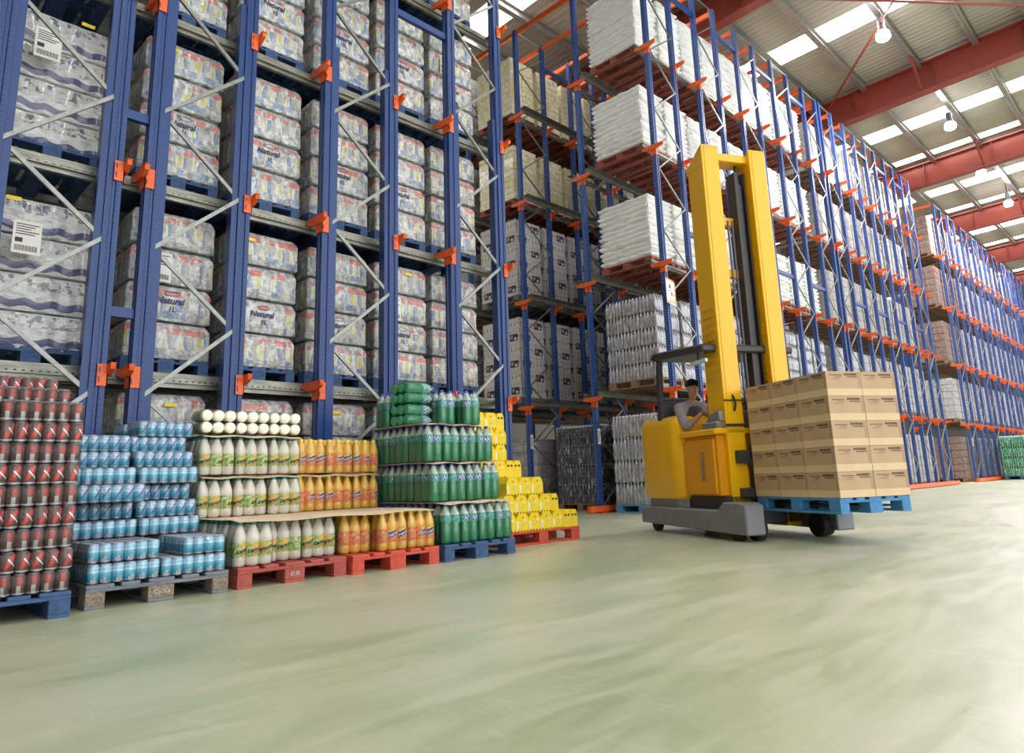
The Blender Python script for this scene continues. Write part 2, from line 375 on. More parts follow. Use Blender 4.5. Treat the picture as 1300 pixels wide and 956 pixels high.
def obj(name, me, parent=None, loc=(0, 0, 0), rz=0., **k):
    o = bpy.data.objects.new(name, me); COL.objects.link(o)
    o.location = loc
    if rz: o.rotation_euler = (0, 0, rz)
    if parent is not None: o.parent = parent
    for a, b in k.items(): o[a] = b
    return o
def tag(o, label, cat, group=None):
    o['label'] = label; o['category'] = cat
    if group: o['group'] = group
    return o
def thing(name, label, cat, loc=(0, 0, 0), rz=0., group=None):
    return tag(obj(name, None, None, loc, rz), label, cat, group)
def struct(name, me, loc=(0, 0, 0)): return obj(name, me, None, loc, kind='structure')
def bend_text(txt, size, r, zc, italic=.25, rot=.28, depth=.0012):
    cu = bpy.data.curves.new('t', 'FONT'); cu.body = txt; cu.size = size; cu.align_x = 'CENTER'; cu.align_y = 'CENTER'; cu.shear = italic; cu.resolution_u = 2
    cu.offset = size*.035
    to = bpy.data.objects.new('t', cu); COL.objects.link(to)
    me = bpy.data.meshes.new_from_object(to.evaluated_get(bpy.context.evaluated_depsgraph_get()))
    bpy.data.objects.remove(to)
    vs = []; ca, sa = math.cos(rot), math.sin(rot)
    for v in me.vertices:
        x = v.co.x*ca-v.co.y*sa; y = v.co.x*sa+v.co.y*ca
        if r: a = x/r; vs.append(((r+depth)*math.sin(a), -(r+depth)*math.cos(a), zc+y))
        else: vs.append((x, 0, zc+y))
    fs = [list(p.vertices) for p in me.polygons]; bpy.data.meshes.remove(me)
    return vs, fs
ORD = ['first','second','third','fourth','fifth','sixth','seventh','eighth','ninth','tenth','eleventh','twelfth','thirteenth','fourteenth','fifteenth','sixteenth','seventeenth','eighteenth','nineteenth','twentieth']

# ------------------------------------------------------------------ setting
m = MB().box(-8, 80, -16, 24, -.2, 0).mesh('floor', 'floor'); struct('floor', m)
ZR = lambda y: 13.25+.035*(7.6-y)
Y0, Y1 = -12., 22.
def roof_part(name, x0, x1, mat, corr=True, dz=0.):
    b = MB(); n = max(2, int((x1-x0)/.055)); vs = []; fs = []
    xs = [x0+(x1-x0)*i/n for i in range(n+1)] if corr else [x0, x1]
    for i, x in enumerate(xs):
        z = (.02 if corr and (i//2) % 2 else 0)+dz
        for y in (Y0, Y1):
            vs += [(x, y, ZR(y)+z), (x, y, ZR(y)+z+.05)]
    for i in range(len(xs)-1):
        a = i*4; c = a+4
        fs += [(a, c, c+2, a+2), (a+1, a+3, c+3, c+1), (a, a+1, c+1, c), (a+2, c+2, c+3, a+3)]
    fs += [(0, 2, 3, 1), (len(vs)-4, len(vs)-3, len(vs)-1, len(vs)-2)]
    return b.add(vs, fs).mesh(name, mat)
beams = [-8.8, -.7, 7.35, 15.4, 23.5, 31.6, 39.7, 47.8, 55.9, 64., 72.1]
sky = []
for k, x in enumerate(beams[:-1]):
    sky.append((x+3.85, x+4.75))
sky += [(x-.75, x-.3) for x in (31.6, 39.7, 47.8, 55.9)]
sky.sort()
prev = -8.
ni = 0
sheets = MB()
for a, b in sky:
    if a > prev+.01:
        ni += 1; struct('ceiling', roof_part('roof_sheet', prev, a, 'sheet'))
    o = struct('window_%d' % ni, roof_part('rooflight', a, b, 'skylight', False, .01)); prev = b
struct('ceiling', roof_part('roof_sheet', prev, 80, 'sheet'))
# portal beams (haunched I sections) with upper flange
t = 0
for x in beams:
    b = MB()
    for z0, z1, w in ((0, .05, .16), (.05, .93, .02), (.93, .98, .16)):
        vs = []
        for y in (Y0, Y1):
            zb = ZR(y)-1.12
            vs += [(x-w, y, zb+z0), (x+w, y, zb+z0), (x+w, y, zb+z1), (x-w, y, zb+z1)]
        b.add(vs, [(0,1,2,3),(7,6,5,4),(0,4,5,1),(1,5,6,2),(2,6,7,3),(3,7,4,0)])
    for yy in [q*2.4-10 for q in range(14)]:
        zb = ZR(yy)-1.12; b.box(x-.12, x+.12, yy-.01, yy+.01, zb+.05, zb+.93)
    t += 1; o = struct('trim_%d' % t, b.mesh('roof_beam', 'beamred'))
# purlins
for y in (-9.6, -7.9, -6.2, -4.5, -2.8, -1.1, .45, 1.85, 3.2, 4.75, 6.4, 7.95, 9.7, 11.4, 13.1, 14.8, 16.5, 18.2):
    z = ZR(y)-.14; big = abs(y-7.95) < .01
    h = .36 if big else .24; w = .20 if big else .085
    b = MB().box(-8, 80, y-w, y+w, z+.13-h, z+.13-h+.012).box(-8, 80, y-.006, y+.006, z+.13-h, z+.13).box(-8, 80, y-w, y+w, z+.118, z+.13)
    t += 1; struct('trim_%d' % t, b.mesh('roof_purlin', 'purlin'))
# walls at the far end and behind the racks, plus an unseen one at left
struct('wall_back', MB().box(-8, 80, 22, 22.3, 0, 13.4).mesh('wall', 'concrete'))
struct('wall_left_unseen', MB().box(-8.3, -8, -12, 22, 0, 13.6).mesh('wall', 'concrete'))  # out of view, added to keep side light out of the racks
struct('wall_end', MB().box(80, 80.3, -12, 22, 0, 14).mesh('wall', 'concrete'))
# tie rods
def rod(a, b, lab):
    tag(obj('tie_rod', MB().tube(a, b, .035, 8).mesh('tie_rod', 'beamred')), lab, 'tie rod', 'roof tie rods')
rod((14.2, 7.6, 12.55), (23.4, .3, 12.75), 'long dark red tie rod crossing the nearest roof bay almost level')
rod((16.6, 2.4, 12.85), (23.4, 7.75, 12.7), 'dark red tie rod slanting steeply past the nearest hanging lamp')
for i, x in enumerate((23.5, 31.6, 39.7)):
    tag(obj('knee_brace', MB().bar((x-1.1, 4.75, ZR(4.75)-.2), (x-.05, 4.75, ZR(4.75)-1.05), .07, .07).mesh('brace', 'beamred')),
        'dark red knee brace on the %s red roof beam along the aisle' % ORD[i+1], 'brace', 'roof knee braces')
# hanging lamps
lamps = [(19.6, 4.7), (27.0, 4.83), (32.6, 5.05), (37.6, 5.0), (44., 5.), (50., 5.)]
bowl = MB().lathe([(.04, .05), (.12, .03), (.175, .08), (.185, .15), (.165, .24), (.12, .29)], 20).mesh('lamp_bowl', 'lampglow', smooth=True)
hous = MB().lathe([(.13, .285), (.12, .36), (.10, .42), (.10, .64), (.06, .67), (.02, .69)], 16).mesh('lamp_housing', 'greymetal', smooth=True)
hook = MB().tube((0, 0, .66), (0, 0, 1.09), .015, 6).mesh('lamp_rod', 'dark')
for i, (x, y) in enumerate(lamps):
    l = thing('hanging_lamp', 'bright round high-bay lamp hanging from the roof, %s along the aisle' % ORD[i], 'lamp', (x, y, 12.25), 0, 'high-bay lamps')
    obj('diffuser', bowl, l); obj('housing', hous, l); obj('hanger', hook, l)
    d = bpy.data.lights.new('lamp_light', 'SPOT'); d.energy = LAMP_W; d.spot_size = R(165); d.spot_blend = .6; d.shadow_soft_size = .25; d.color = (1, .93, .95)
    obj('lamp_light', d, l, (0, 0, -.28))

# ------------------------------------------------------------------ racks
H = 11.3
def post_mesh(w, d, h, name, mat='post_blue'):
    a, c = w/2, d/2; g = .012; q = .012
    pts = [(-a, -c), (-g*1.6, -c), (-g, -c+q), (g, -c+q), (g*1.6, -c), (a, -c), (a, -g*1.6), (a-q, -g), (a-q, g), (a, g*1.6), (a, c), (-a, c), (-a, g*1.6), (-a+q, g), (-a+q, -g), (-a, -g*1.6)]
    return MB().prism(pts, 0, h).mesh(name, mat)
PL = post_mesh(.125, .125, H, 'post_wide'); PR_ = post_mesh(.095, .095, H, 'post_slim', 'post_blue_lit_holes')
SLV = MB().prism([(-.03, -.055), (.03, -.055), (.03, .055), (-.03, .055)], 0, 5.85).mesh('sleeve', 'post_blue')
FOOT = MB().box(-.10, .10, -.10, .10, 0, .012).box(-.07, .07, -.075, -.07, .012, .09).mesh('foot', 'orange')
BR = {}
def brace_mesh(w, dz):
    k = (round(w, 2), round(dz, 2))
    if k not in BR:
        b = MB(); d = Vector((w, 0, dz)); n = Vector((-dz, 0, w)).normalized()
        b.bar((0, 0, 0), (w, 0, dz), *((.022, .028) if abs(dz) < .66 else (.028, .036))); BR[k] = b.mesh('brace', 'galv')
    return BR[k]
def bracket_mesh(side, pw, L=.23, hgt=.19):
    """side -1: arm on the low-x flank of the post, +1 on the high-x flank"""
    b = MB(); a = pw/2; x0, x1 = (side*(a+.004), side*(a+.044)); xa, xb = min(x0, x1), max(x0, x1)
    Lo = L if pw < .1 else .165
    pr = [(-Lo, hgt), (-Lo-.01, hgt-.02), (-Lo, hgt-.05), (-.07, hgt-.09), (.07, hgt-.09), (L, hgt-.05), (L, hgt)]
    b.prism(pr, xa, xb, axis='x')
    b.box(xa-.002, xb+.008, -Lo-.008, L, hgt, hgt+.006)
    xi, xo = (-a-.012, a*.15) if side < 0 else (-a*.15, a+.012)
    b.box(xi, xo, -a-.014, -a-.004, 0, hgt)
    b.box(min(side*(a+.002), side*(a+.012)), max(side*(a+.002), side*(a+.012)), -a-.014, a, 0, hgt)
    b.box(xi+.012, xi+.022, -a-.017, -a-.013, .03, .08, 1).box(xi+.012, xi+.022, -a-.017, -a-.013, .12, .16, 1)
    return b.mesh('bracket', 'orange', 'dark')
BK = {(s, w): bracket_mesh(s, pw) for s in (-1, 1) for w, pw in (('L', .125), ('R', .095))}
def frame(x, y, w, kind, lv, label, group, flip=0, sleeve=True, top=H, detail=True):
    f = thing('rack_frame', label, 'rack frame', (x, y, 0), 0, group)
    pm = PL if kind == 'L' else PR_
    for px in (0, w):
        obj('post', pm, f, (px, 0, 0)); 
        if detail: obj('base_plate', FOOT, f, (px, 0, 0))
    if kind == 'L' and sleeve:
        obj('post_sleeve', SLV, f, (.095, .01, 0)); obj('post_sleeve', SLV, f, (w-.095, .01, 0))
    z = .15; k = flip; e = .05
    dz = .69 if kind == 'L' else .63
    while z+dz < top-.2:
        bm_ = brace_mesh(w-2*e, dz if k == 0 else -dz)
        obj('brace', bm_, f, (e, -.045 if k == 0 else -.03, z if k == 0 else z+dz)); z += dz; k = 1-k
    obj('top_strut', brace_mesh(w-2*e, 0), f, (e, -.03, top-.06))
    for q in lv:
        obj('rail_bracket', BK[(-1, kind)], f, (0, 0, q)); obj('rail_bracket', BK[(1, kind)], f, (w, 0, q))
    return f
def rail(x0, x1, y, z, label, group, side=1, h=.14):
    b = MB(); b.box(0, x1-x0, -.004, .004, 0, h); b.box(0, x1-x0, min(0, .15*side), max(0, .15*side), h-.006, h)
    b.box(0, x1-x0, min(0, .04*side), max(0, .04*side), 0, .006); b.box(0, x1-x0, min(0, -.035*side), max(0, -.035*side), h*.30, h*.30+.012)
    tag(obj('pallet_rail', b.mesh('rail', 'rail'), None, (x0, y, z)), label, 'rail', group)
spm = {}
def spacer(x0, x1, y, z, label):
    k = round(x1-x0, 2)
    if k not in spm: spm[k] = MB().box(0, x1-x0, -.03, .03, 0, .09).mesh('spacer', 'blue')
    tag(obj('frame_spacer', spm[k], None, (x0, y, z)), label, 'spacer', 'blue spacers between rack frames')

LB = [1.59, 3.47, 5.34, 7.22, 9.1]           # bracket heights, left block
RB = [2.02, 4.36, 6.69, 8.86]                # bracket heights, the blocks beyond
LF = [(-1.17, .9), (.69, .9), (1.91, .88), (3.74, .9), (5.6, .9)]
for li, y in enumerate((6.7, 8.5)):
    for i, (x, w) in enumerate(LF):
        if li and i < 3: continue
        frame(x, y, w, 'L', LB, ('blue braced rack frame on the aisle side of the left block, %s from the left' % ORD[i]) if li == 0 else
              'blue braced rack frame in the second row of the left block, %s from the left' % ORD[i-3], 'rack frames of the left block', flip=1 if i in (0, 1, 3) else 0)
for i in range(1, 4):
    xa = LF[i][0]+LF[i][1]+.066; xb = LF[i+1][0]-.066
    for z in ((2.22, 4.13, 6.1, 8.) if i == 1 else (6.75, .9)):
        spacer(xa, xb, 6.7, z, 'blue bar joining frames in the left block, %s gap, %s' % (ORD[i-1], 'at height of the %s rail' % ORD[min(4,int(z/2))]))
for k, z in enumerate(LB):
    rail(-1.2, 6.62, 6.945, z+.065, 'galvanised pallet rail along the left block, %s level, aisle side' % ORD[k], 'rails of the left block')
    rail(-1.2, 6.62, 8.255, z+.065, 'galvanised pallet rail along the left block, %s level, far side of the lane' % ORD[k], 'rails of the left block', -1)
RF = []
x = 10.72
for i in range(4): RF.append((x, .93)); x += 1.965
RF.append((18.55, .9)); x = 19.72
for i in range(5): RF.append((x, .9)); x += 1.87
for y, n, nm in ((6.7, 10, 'on the aisle side'), (8.5, 5, 'in the second row'), (10.32, 3, 'in the third row'), (12.1, 2, 'in the fourth row')):
    for i in range(n):
        frame(RF[i][0], y, RF[i][1], 'R', RB, 'blue rack frame %s of the middle block, %s from near end' % (nm, ORD[i]), 'rack frames of the middle block', flip=0)
    for i in range(n-1):
        xa = RF[i][0]+RF[i][1]+.05; xb = RF[i+1][0]-.05
        if xb-xa < .4: continue
        for z in (10.65, 5.3) if y < 8 else (10.65,):
            spacer(xa, xb, y, z, 'blue bar from %s to %s frame %s, middle block, %s' % (ORD[i], ORD[i+1], nm, 'near the top' if z > 9 else 'half way up'))
for k, z in enumerate(RB):
    for y0, sd, nm, xe in ((6.9, 1, 'aisle side of the first lane', 28.2), (8.32, -1, 'far side of the first lane', 28.2), (8.68, 1, 'near side of the second lane', 18.3),
                       (10.14, -1, 'far side of the second lane', 18.3), (10.5, 1, 'near side of the third lane', 16.3), (11.92, -1, 'far side of the third lane', 16.3)):
        rail(10.62, xe, y0, z+.19, 'galvanised rail of the middle block, %s level, %s' % (ORD[k], nm), 'rails of the middle block', sd, .10)
BFx = [31.45+2.08*i for i in range(13)]
for i, x in enumerate(BFx):
    frame(x, 6.7, .95, 'R', RB, 'blue braced rack frame of the far block, %s from its near end' % ORD[i], 'rack frames of the far block', flip=i % 2, detail=i < 4)
for y in (8.5,):
    frame(31.45, y, .95, 'R', RB, 'blue braced rack frame behind the first frame of the far block', 'rack frames of the far block')
for k, z in enumerate(RB):
    for y0, sd in ((6.9, 1), (8.32, -1)):
        rail(31.35, 58., y0, z+.19, 'galvanised pallet rail of the far block, %s level, %s side of the lane' % (ORD[k], 'aisle' if sd > 0 else 'inner'), 'rails of the far block', sd, .10)
# orange ties across the tops of the lanes
tie = MB().box(-.03, .03, 0, 5.35, 0, .10).box(-.05, .05, -.02, 0, -.06, .14).mesh('tie', 'orange')
ti = 0
for i, (x, w) in enumerate(RF):
    for q in (0, w):
        tag(obj('top_tie', tie, None, (x+q, 6.76, 11.18)), 'orange beam across the lane tops of the middle block, %s from its near end' % ORD[ti], 'tie beam', 'orange ties over the middle block'); ti += 1
for i, x in enumerate(BFx[:10]):
    tag(obj('top_tie', tie, None, (x, 6.76, 11.18)), 'orange beam across the lane tops of the far block, %s from its near end' % ORD[i], 'tie beam', 'orange ties over the far block')
# floor guide rails
def guide(x0, x1, y, lab):
    b = MB().box(0, x1-x0, -.09, -.07, 0, .12).box(0, x1-x0, .07, .09, 0, .12).box(0, x1-x0, -.09, .09, 0, .01)
    b.lathe([(.09, 0), (.09, .12)], 16, c=(0, 0, 0))
    tag(obj('floor_guide', b.mesh('floor_guide', 'orange'), None, (x0, y, .013)), lab, 'guide rail', 'orange floor guides')
guide(10.5, 28.2, 6.58, 'orange floor guide along the aisle foot of the middle block')
guide(10.45, 18.3, 8.5, 'orange floor guide between first and second lane of the middle block')
guide(31.2, 58, 6.58, 'orange floor guide along the aisle foot of the far block')

# ------------------------------------------------------------------ pallets
def pallet_parts():
    P = {}
    P['deck'] = [(-.6+.0, .145), (-.6+.2637, .1), (-.6+.5275, .145), (-.6+.8362, .1), (-.6+1.055, .145)]
    return P
def pallet_one(mat, blk=None):
    """1.2 along y, 0.8 along x, one mesh"""
    b = MB()
    for w0, w1 in ((-.4, -.255), (-.218, -.118), (-.0725, .0725), (.118, .218), (.255, .4)): b.box(w0, w1, -.6, .6, .122, .144)
    for y in (-.6, -.0725, .455): b.box(-.4, .4, y, y+.145, .1, .122)
    for y in (-.6, -.0725, .455):
        for x in (-.4, -.0725, .3): b.box(x, x+(.145 if x == -.0725 else .1), y, y+.145, .022, .1, 1)
    for x in (-.4, -.0725, .3): b.box(x, x+(.145 if x == -.0725 else .1), -.6, .6, 0, .022)
    return b.mesh('pallet', mat, blk or mat)
PALN = {'red': 'red', 'rackred': 'red', 'blue': 'blue', 'brown': 'brown', 'grey': 'grey', 'orange': 'orange', 'brightblue': 'bright blue'}
PM = {k: pallet_one('wood_'+k, b) for k, b in (('rackred', None), ('red', None), ('blue', None), ('brown', None), ('grey', 'wood_chip'), ('orange', None), ('brightblue', None))}
bmx = {}
def pallet_full(label, cat_group, loc, rz, mat, blk=None, stamp=None, sx=1.08):
    """pallet with its boards and blocks as parts; local y = 1.2 m direction"""
    p = thing('wooden_pallet', label, 'pallet', loc, rz, cat_group)
    blk = blk or mat
    def prt(nm, x0, x1, y0, y1, z0, z1, mt):
        k = (round(x1-x0, 3), round(y1-y0, 3), round(z1-z0, 3), mt)
        if k not in bmx: bmx[k] = MB().box(-(x1-x0)/2, (x1-x0)/2, -(y1-y0)/2, (y1-y0)/2, 0, z1-z0).mesh(nm, mt, bevel=.003)
        return obj(nm, bmx[k], p, ((x0+x1)/2, (y0+y1)/2, z0))
    for w0, w1 in ((-.4, -.255), (-.218, -.118), (-.0725, .0725), (.118, .218), (.255, .4)): prt('deck_board', w0*sx, w1*sx, -.6, .6, .122, .144, mat)
    for y in (-.6, -.0725, .455): prt('cross_board', -.4*sx, .4*sx, y, y+.145, .1, .122, mat)
    for y in (-.6, -.0725, .455):
        for x in (-.4, -.0725, .3): o = prt('block', x*sx, (x+(.145 if x == -.0725 else .1))*sx, y, y+.145, .022, .1, blk)
    for x in (-.4, -.0725, .3): prt('bottom_board', x*sx, (x+(.145 if x == -.0725 else .1))*sx, -.6, .6, 0, .022, mat)
    if stamp:
        vs, fs = bend_text(stamp, .042, 0, .062, .1, 0); vs = [(a, -.603, c) for a, b_, c in vs]
        obj('stamp', MB().add(vs, fs).mesh('stamp', 'stamp'), p)
    return p

# ------------------------------------------------------------------ goods on the racks
def scallop(nx, ny, p, h, shoulder, amp=.010, mat='film_print', cap='cap_red', capr=.017, seg=6, necks=True, cones=False):
    """nx by ny bottles shrunk together in film: scalloped walls, sloping shoulders, caps pushing at the film"""
    hx, hy = nx*p/2, ny*p/2
    path = []
    for side in range(4):
        n = nx if side % 2 == 0 else ny
        for i in range(n*seg):
            tt = (i+.5)/seg; s_a = abs(math.sin(PI*tt)); u = (i+.5)/(n*seg)
            if side == 0: path.append((-hx+2*hx*u, -hy, 0, -1, s_a))
            if side == 1: path.append((hx, -hy+2*hy*u, 1, 0, s_a))
            if side == 2: path.append((hx-2*hx*u, hy, 0, 1, s_a))
            if side == 3: path.append((-hx, hy-2*hy*u, -1, 0, s_a))
    prof = [(0, .012, .3), (.012, 0, 1), (h*.45, .004, .8), (h*shoulder, 0, 1), (h*(shoulder+.08), .010, .9), (h*.94, .034, .5), (h*.97, .05, .2)]
    if cones: prof = [(0, .010, .4), (.012, 0, 1), (h*.40, .003, 1), (h*.44, .0, 1), (h*shoulder, 0, 1), (h*(shoulder+.05), .006, 1)]
    b = MB(); vs = []; n = len(path)
    for z, ins, k in prof:
        for x, y, ax, ay, s_a in path:
            d = -ins+amp*k*(s_a-1)
            fx = (hx-ins)/hx; fy = (hy-ins)/hy
            vs.append((x*fx+ax*amp*k*(s_a-1), y*fy+ay*amp*k*(s_a-1), z))
    fs = []
    for j in range(len(prof)-1):
        for i in range(n): fs.append((j*n+i, j*n+(i+1) % n, (j+1)*n+(i+1) % n, (j+1)*n+i))
    fs += [list(range(n))[::-1], list(range((len(prof)-1)*n, len(prof)*n))]
    b.add(vs, fs)
    if necks:
        for i in range(nx):
            for j in range(ny):
                if cones: b.lathe([(p*.47, h*shoulder), (p*.40, h*(shoulder+.10)), (capr, h*.92)], 8, 0, c=(-hx+p*(i+.5), -hy+p*(j+.5), 0))
                b.lathe([(capr, h*.93), (capr, h*.995), (capr*.8, h)], 8, 1, c=(-hx+p*(i+.5), -hy+p*(j+.5), 0))
    return b.mesh('pack', mat, cap, smooth=True, angle=50)
PK_PRINT = scallop(8, 4, .10, .372, .74, amp=.006, cap='cap_red', necks=False)
PK_MILK = scallop(4, 4, .21, .345, .86, amp=.012, mat='film_milk', cap='cap_white', necks=False)
PK_SILV = scallop(5, 5, .08, .318, .66, mat='pet_silver', cap='cap_white', capr=.015, seg=6, amp=.016, cones=True)
PK_DARK = scallop(5, 5, .08, .395, .70, mat='pet_dark', cap='cap_white', capr=.015, seg=6, amp=.016, cones=True)
PK_CLEAR = scallop(5, 5, .08, .415, .72, mat='pet_silver', cap='cap_white', capr=.015, seg=6, amp=.016, cones=True)
PK_GREEN = scallop(5, 5, .08, .40, .66, mat='pet_green', cap='cap_white', capr=.016, seg=6, amp=.016, cones=True)
def sheet_paper():
    b = MB().box(-.105, .105, -.003, 0, 0, .297)
    for i in range(5): b.box(-.085, .085-.03*(i % 3), -.005, -.003, .26-.022*i, .268-.022*i, 1)
    for i in range(22): b.box(-.085+.0078*i, -.085+.0078*i+(.0045 if i % 3 else .0025), -.005, -.003, .025, .075, 1)
    b.box(-.085, -.03, -.005, -.003, .10, .14, 1)
    return b.mesh('paper_label', 'white', 'black')
PAPER = sheet_paper()
YSTICK = MB().box(-.055, .055, -.003, 0, 0, .035).mesh('sticker', 'yellow')
def natural():
    vs, fs = bend_text('Natural', .085, 0, .20, .2, 0)
    b = MB().add([(x, -.006, z) for x, y, z in vs], fs)
    v2, f2 = bend_text('1L', .07, 0, .115, .2, 0); b.add([(x+.02, -.006, z) for x, y, z in v2], f2)
    # oval emblem
    n = 24; vs = []; 
    for i in range(n):
        a = 2*PI*i/n; vs += [(.075*math.cos(a)+.02, -.005, .275+.022*math.sin(a)), (.067*math.cos(a)+.02, -.005, .275+.016*math.sin(a))]
    b.add(vs, [(2*i, (2*i+2) % (2*n), (2*i+3) % (2*n), 2*i+1) for i in range(n)])
    return b.mesh('printed_name', 'navy')
NAT = natural()
def load(label, where, group, loc, pk, nx, ny, nz, px, py, pz, pal='blue', jit=.006, cat='pallet load', paper=None, name='wrapped_pallet_load', print_=False, pallabel=None, part='drink_pack', yst=False):
    x, y, z = loc
    tag(obj('wooden_pallet', PM[pal], None, (x, y, z)), PALN[pal]+' pallet holding '+label+', '+where, 'pallet', 'pallets in the racks')
    label = label+', '+where
    t = thing(name, label, cat, (x, y, z+.146), 0, group)
    for k in range(nz):
        for i in range(nx):
            for j in range(ny):
                ang = random.uniform(-.01, .01)
                o = obj(part, pk[(i+j+k) % len(pk)] if isinstance(pk, list) else pk, t, ((i-(nx-1)/2)*px+random.uniform(-jit, jit), (j-(ny-1)/2)*py+random.uniform(-jit, jit), k*pz), ang)
                if print_ and j == 0 and ((i+k) % 2 == 1) and k < 2:
                    obj('printed_name', NAT, o, (0.0, -.2*1.0-.0, 0))
    if paper is not None: obj('paper_label', PAPER, t, (paper[0], -(ny*py)/2-.016, paper[1]))
    if yst: obj('sticker', YSTICK, t, (random.uniform(-.25, .2), -(ny*py)/2-.016, (nz-.35)*pz))
    return t
LX = [2.25, 3.18, 4.10, 5.00, 5.90]
lev_name = ['floor level', 'first level', 'second level', 'third level', 'fourth level', 'fifth level']
for k, z in enumerate([0]+[q+.206 for q in LB]):
    gp = 'wrapped drink loads in the left block'
    for i, x in enumerate(LX):
        nz = 4
        load('wrapped drinks', 'left block, %s, %s bay' % (lev_name[k], ORD[i]), gp, (x, 7.60, z), PK_PRINT, 1, 3, nz, .8, .405, .374 if k else .365,
             paper=(-.12, .75) if (i+k) % 3 == 1 else None, print_=True, yst=(i+k) % 2 == 0)
    if k:
        load('milk packs in shiny film', 'left block, %s, end bay' % lev_name[k], 'milk loads', (1.16, 7.60, z), PK_MILK, 1, 1, 4, .85, 1.2, .347, paper=(-.12, .80), part='milk_pack', yst=True)
# sacks
def sack_mesh(seed):
    rn = random.Random(seed); b = MB(); nx, ny = 14, 22; hx, hy, th = .42, .61, .112
    ph = [rn.uniform(0, 6) for _ in range(6)]
    def edge(x, y):
        return .010*math.sin(x*17+ph[0])+.008*math.sin(y*23+ph[1])+.006*math.sin((x+y)*41+ph[2])
    prof = [(-.050, .03), (-.012, .42), (.0, .60), (-.012, .82), (-.055, 1.0)]
    per = [(-hx+2*hx*i/nx, -hy) for i in range(nx)]+[(hx, -hy+2*hy*i/ny) for i in range(ny)]+[(hx-2*hx*i/nx, hy) for i in range(nx)]+[(-hx, hy-2*hy*i/ny) for i in range(ny)]
    n = len(per); vs = []
    for ins, zz in prof:
        for x, y in per:
            e = edge(x, y)+ins; kx = (hx+e)/hx; ky = (hy+e)/hy
            vs.append((x*kx, y*ky, th*zz+.009*math.sin(x*9+ph[3])+.009*math.sin(y*12+ph[4])))
    fs = [(j*n+i, j*n+(i+1) % n, (j+1)*n+(i+1) % n, (j+1)*n+i) for j in range(len(prof)-1) for i in range(n)]
    fs += [list(range(n))[::-1], list(range(4*n, 5*n))]
    return b.add(vs, fs).mesh('sack', 'sack', smooth=True, angle=70)
SACKS = [sack_mesh(i) for i in range(6)]
def sackload(where, loc, nz, pal='rackred'):
    x, y, z = loc
    tag(obj('wooden_pallet', PM[pal], None, (x, y, z)), PALN[pal]+' pallet holding white sacks, '+where, 'pallet', 'pallets in the racks')
    t = thing('sack_stack', 'stack of white sacks, '+where, 'sack stack', (x, y, z+.150), 0, 'stacks of white sacks in the middle block')
    for k in range(nz): obj('sack', SACKS[(k*5+int(x*7)) % 6], t, (random.uniform(-.012, .012), random.uniform(-.015, .015), k*.106), random.choice((0, PI)))
# wrapped box loads
def boxload_mesh(h, mat, seed, sx=.4, sy=.6):
    rn = random.Random(seed); b = MB(); nl = int(h/.27+.5); hh = h/nl
    for k in range(nl):
        for i in range(2):
            for j in range(3):
                x0 = -sx+i*sx+rn.uniform(-.004, .004); y0 = -sy+j*2*sy/3
                b.box(x0+.004, x0+sx-.004, y0+.004, y0+2*sy/3-.004, k*hh+.002, (k+1)*hh-.002)
    return b.mesh('wrapped_boxes', mat, bevel=.012, smooth=True)
BLM = {}
def boxload(label, where, group, loc, h, mat, pal='brown'):
    k = (round(h, 2), mat)
    if k not in BLM: BLM[k] = [boxload_mesh(h, mat, s) for s in range(2)]
    x, y, z = loc
    tag(obj('wooden_pallet', PM[pal], None, (x, y, z)), PALN[pal]+' pallet holding '+label+', '+where, 'pallet', 'pallets in the racks')
    tag(obj('wrapped_pallet_load', BLM[k][int(x*3) % 2], None, (x, y, z+.146)), label+', '+where, 'pallet load', group)
zs = [0.]+[q+.292 for q in RB]
MX = [11.22+.905*i for i in range(9)]+[19.95+.93*i for i in range(9)]
for i, x in enumerate(MX):
    for k, z in enumerate(zs):
        y = 7.61
        nm = 'middle block, aisle lane, %s, %s bay' % (lev_name[k], ORD[i])
        if i < 9:
            if k >= 2: sackload(nm, (x, y, z), 12 if k < 4 else 14)
            elif k == 1: load('clear drink bottles', nm, 'clear bottle loads in the middle block', (x, y, z), PK_SILV, 2, 3, 5, .402, .402, .32, pal='brown')
            else:
                if i < 2: load('tall clear bottles', nm, 'clear bottle loads in the middle block', (x, y, z), PK_CLEAR, 2, 3, 4, .402, .402, .417, pal='brightblue')
                else: boxload('pale filler goods', nm, 'wrapped loads in the middle block', (x, y, z), 1.55, 'wrap_grey')
        else:
            mt = ('wrap_white', 'wrap_grey', 'wrap_white', 'wrap_white', 'wrap_white')[k]
            boxload('pale wrapped boxes', nm, 'wrapped loads in the middle block', (x, y, z), (1.55, 1.55, 1.45, 1.45, 1.5)[k], mt)
# lane 2: dark bottles on the floor
for i in range(3):
    load('dark bottles', 'floor of the second lane, %s from its mouth' % ORD[i], 'dark bottle loads', (11.5+.95*i, 9.33, 0), PK_DARK, 2, 3, 4, .402, .402, .397, pal='brown')
